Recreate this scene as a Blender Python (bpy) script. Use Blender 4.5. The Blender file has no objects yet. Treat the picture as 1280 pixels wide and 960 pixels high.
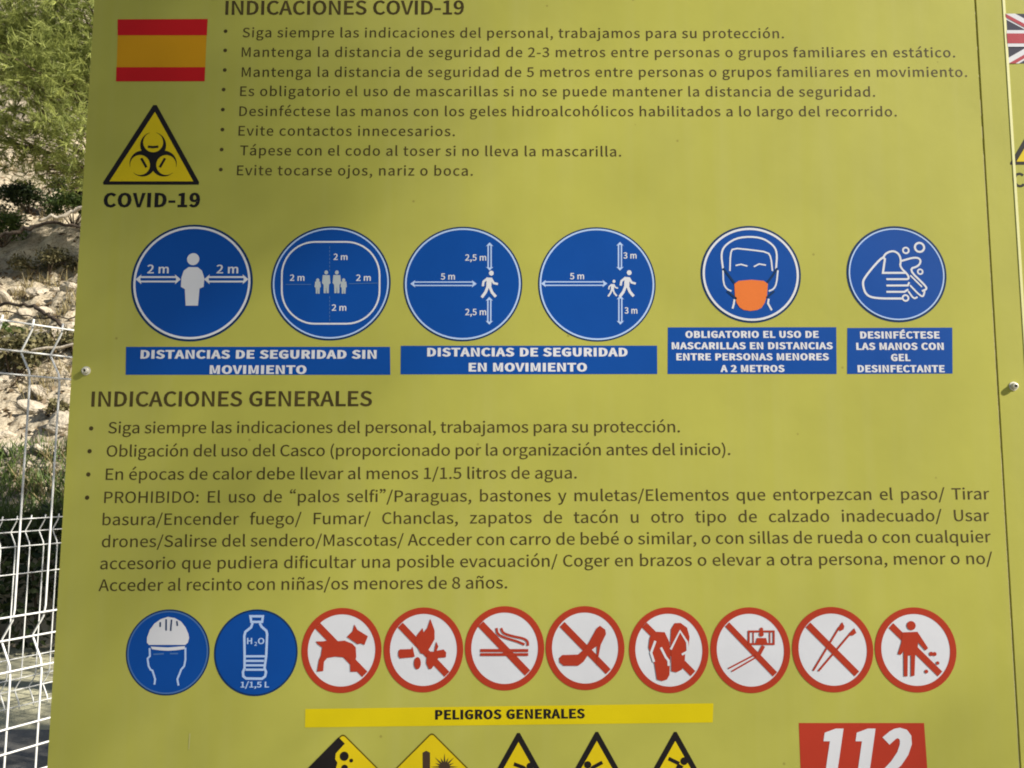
import bpy, math, random
import numpy as np
from mathutils import Vector, Matrix, noise
from mathutils.geometry import tessellate_polygon

scene = bpy.context.scene
COL = scene.collection
random.seed(11)
rng = np.random.default_rng(11)

# ------------------------------------------------------------------ camera, light, exposure
CX, D, EYE = 0.5717, 0.9907, 1.6          # camera stands D metres in front of the board face (board face is y = 0)
cam_data = bpy.data.cameras.new('camera')
cam = bpy.data.objects.new('camera', cam_data)
COL.objects.link(cam)
cam_data.sensor_width = 36.0
cam_data.lens = 36.0 * 961.0 / 1280.0
cam_data.clip_start = 0.05
cam_data.clip_end = 2000.0
rot = Matrix([[0.999991, -0.00421, 0.000419], [0.0, -0.099156, -0.995072], [0.00423, 0.995063, -0.099155]])
cam.matrix_world = Matrix.Translation((CX, -D, EYE)) @ rot.to_4x4()
scene.camera = cam

SUN = Vector((0.788, -0.309, 0.532)).normalized()     # towards the sun
world = bpy.data.worlds.new('World')
scene.world = world
world.use_nodes = True
wn = world.node_tree.nodes
bg = wn['Background']
sky = wn.new('ShaderNodeTexSky')
sky.sky_type = 'NISHITA'
sky.sun_disc = False
sky.sun_elevation = math.asin(SUN.z)
sky.sun_rotation = math.atan2(SUN.x, SUN.y)
world.node_tree.links.new(sky.outputs['Color'], bg.inputs['Color'])
bg.inputs['Strength'].default_value = 0.053
sun_data = bpy.data.lights.new('sun', 'SUN')
sun_data.energy = 4.5
sun_data.angle = math.radians(0.55)
sun_data.color = (1.0, 0.94, 0.84)
sun = bpy.data.objects.new('sun', sun_data)
sun.rotation_euler = SUN.to_track_quat('Z', 'Y').to_euler()
COL.objects.link(sun)
scene.view_settings.view_transform = 'Standard'
scene.view_settings.look = 'None'
scene.view_settings.exposure = 0.97
scene.view_settings.gamma = 1.0
scene.view_settings.use_curve_mapping = False
scene.render.engine = 'CYCLES'
scene.cycles.filter_width = 1.9
scene.cycles.max_bounces = 6

# ------------------------------------------------------------------ materials
def lin(c):
    return tuple(((v / 255) / 12.92 if v / 255 <= .04045 else ((v / 255 + .055) / 1.055) ** 2.4) for v in c)
def mat(name, rgb, rough=.6, metal=0, spec=.4, var=0, scale=8.0, bump=0, bscale=60.0, trans=0):
    m = bpy.data.materials.new(name)
    m.use_nodes = True
    n, l = m.node_tree.nodes, m.node_tree.links
    p = n['Principled BSDF']
    p.inputs['Base Color'].default_value = (*rgb, 1)
    p.inputs['Roughness'].default_value = rough
    p.inputs['Metallic'].default_value = metal
    p.inputs['Specular IOR Level'].default_value = spec
    tc = n.new('ShaderNodeTexCoord')
    if var:
        nz = n.new('ShaderNodeTexNoise'); nz.inputs['Scale'].default_value = scale; nz.inputs['Detail'].default_value = 6
        l.new(tc.outputs['Object'], nz.inputs['Vector'])
        r = n.new('ShaderNodeValToRGB')
        r.color_ramp.elements[0].position = .3; r.color_ramp.elements[1].position = .7
        r.color_ramp.elements[0].color = (*[c * (1 - var) for c in rgb], 1)
        r.color_ramp.elements[1].color = (*[min(1, c * (1 + var)) for c in rgb], 1)
        l.new(nz.outputs['Fac'], r.inputs['Fac']); l.new(r.outputs['Color'], p.inputs['Base Color'])
    if bump:
        nb = n.new('ShaderNodeTexNoise'); nb.inputs['Scale'].default_value = bscale; nb.inputs['Detail'].default_value = 5
        l.new(tc.outputs['Object'], nb.inputs['Vector'])
        b = n.new('ShaderNodeBump'); b.inputs['Strength'].default_value = bump; b.inputs['Distance'].default_value = .02
        l.new(nb.outputs['Fac'], b.inputs['Height']); l.new(b.outputs['Normal'], p.inputs['Normal'])
    return m
def leaf_mat(name, a, b, scale=3.0, trans=.35):
    m = bpy.data.materials.new(name); m.use_nodes = True
    n, l = m.node_tree.nodes, m.node_tree.links
    p = n['Principled BSDF']; p.inputs['Roughness'].default_value = .55; p.inputs['Specular IOR Level'].default_value = .3
    at = n.new('ShaderNodeAttribute'); at.attribute_name = 'tint'
    mx = n.new('ShaderNodeMix'); mx.data_type = 'RGBA'
    mx.inputs['A'].default_value = (*a, 1); mx.inputs['B'].default_value = (*b, 1)
    l.new(at.outputs['Fac'], mx.inputs['Factor']); l.new(mx.outputs['Result'], p.inputs['Base Color'])
    t = n.new('ShaderNodeBsdfTranslucent'); l.new(mx.outputs['Result'], t.inputs['Color'])
    ms = n.new('ShaderNodeMixShader'); ms.inputs['Fac'].default_value = trans
    l.new(p.outputs['BSDF'], ms.inputs[1]); l.new(t.outputs['BSDF'], ms.inputs[2])
    l.new(ms.outputs['Shader'], n['Material Output'].inputs['Surface'])
    return m

def vinyl(name, rgb, var=.05, rough=.5):
    """printed vinyl: faint fading and dust of its own"""
    m = mat(name, rgb, rough, spec=.1, var=var, scale=7.0, bump=.03, bscale=14.0)
    return m
def k(c, f=1.0): return tuple(v * f for v in lin(c))
M = {
 'panel': vinyl('lime_panel', (.372, .360, .068), .06),
 'faint_figure': vinyl('printed_faint_figure', (.36, .40, .42)),
 'ink': mat('printed_brown_ink', (.060, .044, .012), .6, spec=.15, var=.25, scale=30),
 'black': mat('printed_black_ink', (.012, .010, .010), .6, spec=.12, var=.15, scale=30),
 'dark_brown': mat('printed_dark_brown', (.045, .025, .012), .5),
 'navy': vinyl('printed_navy', (.006, .030, .095)),
 'sign_blue': vinyl('printed_blue', (.003, .058, .28)),
 'sign_white': vinyl('printed_white', (.60, .60, .63)),
 'sign_white_plain': vinyl('printed_field_white', (.57, .575, .61)),
 'pale_blue': vinyl('printed_pale_blue', (.38, .50, .74)),
 'dull_blue': vinyl('printed_dull_blue', (.06, .14, .34)),
 'mask_orange': vinyl('printed_orange', (.64, .16, .034)),
 'sign_red': vinyl('printed_red', (.35, .036, .016)),
 'plate_red': vinyl('printed_plate_red', (.38, .036, .018)),
 'flag_red': vinyl('printed_flag_red', (.46, .010, .012)),
 'flag_yellow': vinyl('printed_flag_yellow', (.52, .25, .006)),
 'sign_yellow': vinyl('printed_sign_yellow', (.60, .45, .008)),
 'banner_yellow': vinyl('printed_banner_yellow', (.58, .46, .005)),
 'banner_rim': vinyl('printed_dark_olive', (.10, .075, .006)),
 'flag_navy': vinyl('printed_flag_navy', (.022, .022, .045)),
 'flag_crimson': vinyl('printed_flag_crimson', (.36, .035, .050)),
 'edge': mat('pale_vinyl', (.62, .60, .26), .5),
 'scuff': mat('faint_scuff', (.44, .42, .16), .5),
 'alu': mat('weathered_aluminium', (.45, .45, .44), .45, metal=.7, var=.1),
 'post': mat('grey_painted_steel', (.22, .22, .21), .5, metal=.3, var=.1, bump=.1),
 'screw': mat('zinc_screw', (.62, .59, .48), .4, metal=.25, var=.12, scale=300),
 'socket': mat('dark_socket', (.06, .055, .03), .7),
 'wire': mat('white_coated_wire', (.66, .66, .63), .45, var=.06, scale=20),
 'bark': mat('bark', (.10, .07, .045), .9, var=.4, scale=12, bump=.8, bscale=30),
 'deadwood': mat('bleached_deadwood', (.48, .42, .33), .85, var=.25, scale=25, bump=.5),
 'darkwood': mat('dark_deadwood', (.045, .032, .022), .9, var=.35, scale=25, bump=.5),
}

def weather(m):
    '''rain streaks of dust, fine specks and a slightly rippled sheet'''
    n, l = m.node_tree.nodes, m.node_tree.links
    p = n['Principled BSDF']; tc = next(x for x in n if x.type == 'TEX_COORD')
    src = p.inputs['Base Color'].links[0].from_socket
    mp = n.new('ShaderNodeMapping'); mp.inputs['Scale'].default_value = (38, 38, 1.6)
    l.new(tc.outputs['Object'], mp.inputs['Vector'])
    st = n.new('ShaderNodeTexNoise'); st.inputs['Scale'].default_value = 1.0; st.inputs['Detail'].default_value = 4
    l.new(mp.outputs['Vector'], st.inputs['Vector'])
    pa = n.new('ShaderNodeTexNoise'); pa.inputs['Scale'].default_value = 2.6; pa.inputs['Detail'].default_value = 3
    l.new(tc.outputs['Object'], pa.inputs['Vector'])
    mul = n.new('ShaderNodeMath'); mul.operation = 'MULTIPLY'
    l.new(st.outputs['Fac'], mul.inputs[0]); l.new(pa.outputs['Fac'], mul.inputs[1])
    mr = n.new('ShaderNodeMapRange'); mr.inputs['From Min'].default_value = .22; mr.inputs['From Max'].default_value = .45; mr.inputs['To Max'].default_value = .11
    l.new(mul.outputs[0], mr.inputs['Value'])
    mx = n.new('ShaderNodeMixRGB'); mx.inputs['Color2'].default_value = (.47, .44, .24, 1)
    l.new(mr.outputs['Result'], mx.inputs['Fac']); l.new(src, mx.inputs['Color1'])
    vo = n.new('ShaderNodeTexVoronoi'); vo.inputs['Scale'].default_value = 34.0
    l.new(tc.outputs['Object'], vo.inputs['Vector'])
    sp = n.new('ShaderNodeMapRange'); sp.inputs['From Min'].default_value = .035; sp.inputs['From Max'].default_value = .075; sp.inputs['To Min'].default_value = .5; sp.inputs['To Max'].default_value = 0
    l.new(vo.outputs['Distance'], sp.inputs['Value'])
    gate = n.new('ShaderNodeSeparateColor'); l.new(vo.outputs['Color'], gate.inputs['Color'])
    gt = n.new('ShaderNodeMath'); gt.operation = 'GREATER_THAN'; gt.inputs[1].default_value = .86; l.new(gate.outputs['Red'], gt.inputs[0])
    m2 = n.new('ShaderNodeMath'); m2.operation = 'MULTIPLY'; l.new(sp.outputs['Result'], m2.inputs[0]); l.new(gt.outputs[0], m2.inputs[1])
    my = n.new('ShaderNodeMixRGB'); my.inputs['Color2'].default_value = (.16, .13, .03, 1)
    l.new(m2.outputs[0], my.inputs['Fac']); l.new(mx.outputs['Color'], my.inputs['Color1']); l.new(my.outputs['Color'], p.inputs['Base Color'])
    rr = n.new('ShaderNodeMapRange'); rr.inputs['To Min'].default_value = .48; rr.inputs['To Max'].default_value = .7
    l.new(pa.outputs['Fac'], rr.inputs['Value']); l.new(rr.outputs['Result'], p.inputs['Roughness'])
    nb = n.new('ShaderNodeTexNoise'); nb.inputs['Scale'].default_value = 2.2; nb.inputs['Detail'].default_value = 1
    l.new(tc.outputs['Object'], nb.inputs['Vector'])
    b = n.new('ShaderNodeBump'); b.inputs['Strength'].default_value = .35; b.inputs['Distance'].default_value = .012
    old = p.inputs['Normal'].links[0].from_socket
    l.new(nb.outputs['Fac'], b.inputs['Height']); l.new(old, b.inputs['Normal']); l.new(b.outputs['Normal'], p.inputs['Normal'])
weather(M['panel'])

# ------------------------------------------------------------------ helpers
def link(name, mesh, material=None, parent=None, **props):
    o = bpy.data.objects.new(name, mesh)
    COL.objects.link(o)
    if material: mesh.materials.append(material)
    if parent: o.parent = parent
    for a, b in props.items(): o[a] = b
    return o
def empty(name, loc, label, cat, group=None, rz=0):
    o = bpy.data.objects.new(name, None)
    COL.objects.link(o); o.location = loc; o.rotation_euler = (0, 0, rz); o.empty_display_size = .1
    o['label'] = label; o['category'] = cat
    if group: o['group'] = group
    return o
def tag(o, label, cat, group=None):
    o['label'] = label; o['category'] = cat
    if group: o['group'] = group
    return o
class MB:
    def __init__(s): s.v = []; s.f = []
    def add(s, v, f):
        b = len(s.v); s.v += [tuple(p) for p in v]; s.f += [tuple(i + b for i in q) for q in f]
    def box(s, x0, x1, y0, y1, z0, z1):
        s.add([(x0,y0,z0),(x1,y0,z0),(x1,y1,z0),(x0,y1,z0),(x0,y0,z1),(x1,y0,z1),(x1,y1,z1),(x0,y1,z1)],
              [(0,3,2,1),(4,5,6,7),(0,1,5,4),(1,2,6,5),(2,3,7,6),(3,0,4,7)])
    def tube(s, pts, radii, n=6):
        pts = [Vector(p) for p in pts]
        if not hasattr(radii, '__len__'): radii = [radii] * len(pts)
        rings = []; up = None
        for i, p in enumerate(pts):
            t = (pts[min(i+1, len(pts)-1)] - pts[max(i-1, 0)]).normalized()
            if up is None: up = t.orthogonal().normalized()
            a = (up - t * up.dot(t)).normalized(); up = a; b = t.cross(a)
            rings.append([p + (a * math.cos(2*math.pi*q/n) + b * math.sin(2*math.pi*q/n)) * radii[i] for q in range(n)])
        v = [q for r in rings for q in r]; f = []
        for i in range(len(pts)-1):
            for q in range(n): f.append((i*n+q, i*n+(q+1)%n, (i+1)*n+(q+1)%n, (i+1)*n+q))
        f.append(tuple(range(n))[::-1]); f.append(tuple(range((len(pts)-1)*n, len(pts)*n)))
        s.add(v, f)
    def lathe(s, prof, axis_y, cx, cz, n=20):
        # profile (radius, distance in front of axis_y) turned about a line along y
        v = []; f = []
        for r, d in prof:
            for q in range(n): v.append((cx + r*math.cos(2*math.pi*q/n), axis_y - d, cz + r*math.sin(2*math.pi*q/n)))
        for i in range(len(prof)-1):
            for q in range(n): f.append((i*n+q, i*n+(q+1)%n, (i+1)*n+(q+1)%n, (i+1)*n+q))
        f.append(tuple(range((len(prof)-1)*n, len(prof)*n)))
        s.add(v, f)
    def mesh(s, name, smooth=False):
        m = bpy.data.meshes.new(name); m.from_pydata(s.v, [], s.f); m.update()
        if smooth: m.polygons.foreach_set('use_smooth', [True]*len(m.polygons))
        return m
def tri_mesh(name, V, size, tint=None):
    """V: (n,size,3) array of separate faces of SIZE corners, tint: (n,) 0..1"""
    n = len(V)
    m = bpy.data.meshes.new(name)
    m.vertices.add(n*size); m.vertices.foreach_set('co', V.astype(np.float32).ravel())
    m.loops.add(n*size); m.loops.foreach_set('vertex_index', np.arange(n*size, dtype=np.int32))
    m.polygons.add(n); m.polygons.foreach_set('loop_start', np.arange(0, n*size, size, dtype=np.int32))
    m.polygons.foreach_set('loop_total', np.full(n, size, dtype=np.int32))
    m.update(calc_edges=True)
    if tint is not None:
        a = m.attributes.new('tint', 'FLOAT', 'FACE'); a.data.foreach_set('value', tint.astype(np.float32))
    return m
def unit(a): return a / np.maximum(np.linalg.norm(a, axis=-1, keepdims=True), 1e-9)
def leaves(centres, length, width, droop=0.0, jitter=.5):
    """diamond shaped leaves with random attitude at CENTRES"""
    n = len(centres)
    d = unit(rng.normal(size=(n,3)) + np.array([0,0,-droop]))
    s = unit(np.cross(d, rng.normal(size=(n,3))))
    L = (length * (1 - jitter/2 + jitter * rng.random(n)))[:,None]; Wd = (width * (1 - jitter/2 + jitter * rng.random(n)))[:,None]
    nn = np.cross(d, s)
    return np.stack([centres - d*L/2, centres + s*Wd/2 + nn*Wd*.15, centres + d*L/2, centres - s*Wd/2 + nn*Wd*.15], axis=1)
def needles(centres, axes, per, length, width, spread):
    """tufts of long thin blades round an axis"""
    n = len(centres)
    c = np.repeat(centres, per, axis=0); ax = np.repeat(axes, per, axis=0)
    d = unit(ax + spread * rng.normal(size=(n*per,3)))
    s = unit(np.cross(d, rng.normal(size=(n*per,3))))
    L = length * (.6 + .7 * rng.random((n*per,1)))
    c = c + ax * (rng.random((n*per,1)) - .5) * length * .9
    return np.stack([c - s*width/2, c + s*width/2, c + d*L + s*width*.18, c + d*L - s*width*.18], axis=1)

# ------------------------------------------------------------------ ground, path, hillside
def hill(x, y):
    zc = y + D
    base = 1.3 + .84 * (zc - 7.5)
    if zc < 7.1: base = -1.2 + (zc - 6.3) * 2.7
    base = min(base, 26 + .12 * (zc - 38))
    p = Vector((x*.35, y*.35, 0))
    big = noise.fractal(p, 1.0, 2.0, 5) * .45
    q = Vector((x*1.6, y*1.6, base*2.2))
    strata = abs(noise.noise(Vector((x*.5, base*3.0, 4.0)))) * .25
    small = noise.fractal(q, .9, 2.1, 5) * .11
    cell = noise.voronoi(Vector((x*2.6, y*2.6, base*1.5)))[0][0] * .20 + noise.voronoi(Vector((x*6, y*6, base*4)))[0][0] * .09
    amt = max(0.0, min(1.0, (zc - 6.9) / 1.2))
    return base + (big + strata + small - cell) * amt
def build_hill():
    xs = np.concatenate([np.arange(-46, -11, 1.0), np.arange(-11, -3.2, .055), np.arange(-3.2, 46, 1.2)])
    ys = np.concatenate([np.arange(5.0, 15.0, .06), np.arange(15.0, 21, .25), np.arange(21, 90, 1.5)])
    nx, ny = len(xs), len(ys)
    v = [(x, y, hill(x, y)) for y in ys for x in xs]
    f = [(j*nx+i, j*nx+i+1, (j+1)*nx+i+1, (j+1)*nx+i) for j in range(ny-1) for i in range(nx-1)]
    m = bpy.data.meshes.new('hillside'); m.from_pydata(v, [], f); m.update()
    mt = mat('limestone_slope', (.43, .37, .27), .95, spec=.1, var=.42, scale=2.6, bump=1.0, bscale=16.0)
    n, l = mt.node_tree.nodes, mt.node_tree.links
    p = n['Principled BSDF']
    src = p.inputs['Base Color'].links[0].from_socket
    vo = n.new('ShaderNodeTexVoronoi'); vo.feature = 'DISTANCE_TO_EDGE'; vo.inputs['Scale'].default_value = 7.5
    tc = n['Texture Coordinate'] if 'Texture Coordinate' in n else n.new('ShaderNodeTexCoord')
    wr = n.new('ShaderNodeTexNoise'); wr.inputs['Scale'].default_value = 5.0
    ad = n.new('ShaderNodeMixRGB'); ad.blend_type = 'ADD'; ad.inputs['Fac'].default_value = .6
    l.new(tc.outputs['Object'], wr.inputs['Vector']); l.new(tc.outputs['Object'], ad.inputs['Color1']); l.new(wr.outputs['Color'], ad.inputs['Color2'])
    l.new(ad.outputs['Color'], vo.inputs['Vector'])
    rp = n.new('ShaderNodeValToRGB'); rp.color_ramp.elements[0].position = .0; rp.color_ramp.elements[0].color = (.30, .23, .16, 1)
    rp.color_ramp.elements[1].position = .07; rp.color_ramp.elements[1].color = (1, 1, 1, 1)
    l.new(vo.outputs['Distance'], rp.inputs['Fac'])
    mu = n.new('ShaderNodeMixRGB'); mu.blend_type = 'MULTIPLY'; mu.inputs['Fac'].default_value = .7
    l.new(src, mu.inputs['Color1']); l.new(rp.outputs['Color'], mu.inputs['Color2']); l.new(mu.outputs['Color'], p.inputs['Base Color'])
    link('hillside', m, mt, kind='structure')
build_hill()
g = MB(); g.add([(-400,-400,0),(400,-400,0),(400,400,0),(-400,400,0)], [(0,1,2,3)])
link('ground', g.mesh('ground'), mat('dry_ground', (.42, .40, .27), .95, spec=.1, var=.25, scale=3.5, bump=.6, bscale=40), kind='structure')
pth = MB(); pth.add([(-40,-6,.004),(40,-6,.004),(40,3.74,.004),(-40,3.74,.004)], [(0,1,2,3)])
link('path', pth.mesh('path'), mat('grey_paving', (.17, .165, .15), .9, spec=.2, var=.25, scale=5, bump=.3, bscale=80), kind='structure')

# ------------------------------------------------------------------ wire mesh fences
FD = Vector((math.sin(math.radians(32)), math.cos(math.radians(32)), 0))    # both fences run back to the right
FN = Vector((-FD.y, FD.x, 0))                                                # away from the camera
def fence(name, origin, s0, n_panels, top, bends, flats, pitch, wr, label):
    root = empty(name, (origin[0], origin[1], 0), label, 'fence', 'white mesh fences behind the board')
    PW = 2.5
    def pt(s, z, o=0): return FD * s + FN * o + Vector((0, 0, z))
    for a in range(n_panels):
        b = MB(); st = s0 + a * PW
        nw = int(PW / pitch)
        for i in range(nw):
            s = st + i * pitch
            pts = [pt(s, .05)]
            for z in sorted(bends):
                pts += [pt(s, z - .105), pt(s, z - .07, .008), pt(s, z - .006, .066), pt(s, z + .006, .066), pt(s, z + .07, .008), pt(s, z + .105)]
            if pts[-1].z < top - .01: pts.append(pt(s, top))
            b.tube(pts, wr, 6)
        for z in sorted(bends):
            for dz, o in ((-.085, -.009), (0, .057), (.085, -.009)):
                b.tube([pt(st - .01, z + dz, o), pt(st + PW - .035, z + dz, o)], wr * .9, 6)
        for z in flats: b.tube([pt(st - .01, z, -.0095), pt(st + PW - .035, z, -.0095)], wr * .9, 6)
        link('mesh_panel', b.mesh('mesh_panel', True), M['wire'], root)
    for a in range(n_panels + 1):
        c = pt(s0 + a * PW - .025, 0); b = MB()
        q = []
        for z in (0, top + .02):
            for e1, e2 in ((-1,-1),(1,-1),(1,1),(-1,1)): q.append(c + FD*e1*.02 + FN*(.06+e2*.02) + Vector((0,0,z)))
        b.add(q, [(0,3,2,1),(4,5,6,7),(0,1,5,4),(1,2,6,5),(2,3,7,6),(3,0,4,7)])
        link('fence_post', b.mesh('fence_post'), M['wire'], root)
    return root
fence('mesh_fence', (-0.962, 1.609, 1.370), -1.24, 3, 2.055, [1.015, 1.955], [.15, .38, .60, .68, .755], .095, .0035,
      'tall white wire mesh fence just behind the lime board')
fence('mesh_fence', (-2.481, 4.009, 1.005), -1.22, 4, 1.25, [1.135, .15], [.62, .36, .88], .085, .0041,
      'lower white wire mesh fence, farther back near the hedge')

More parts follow.
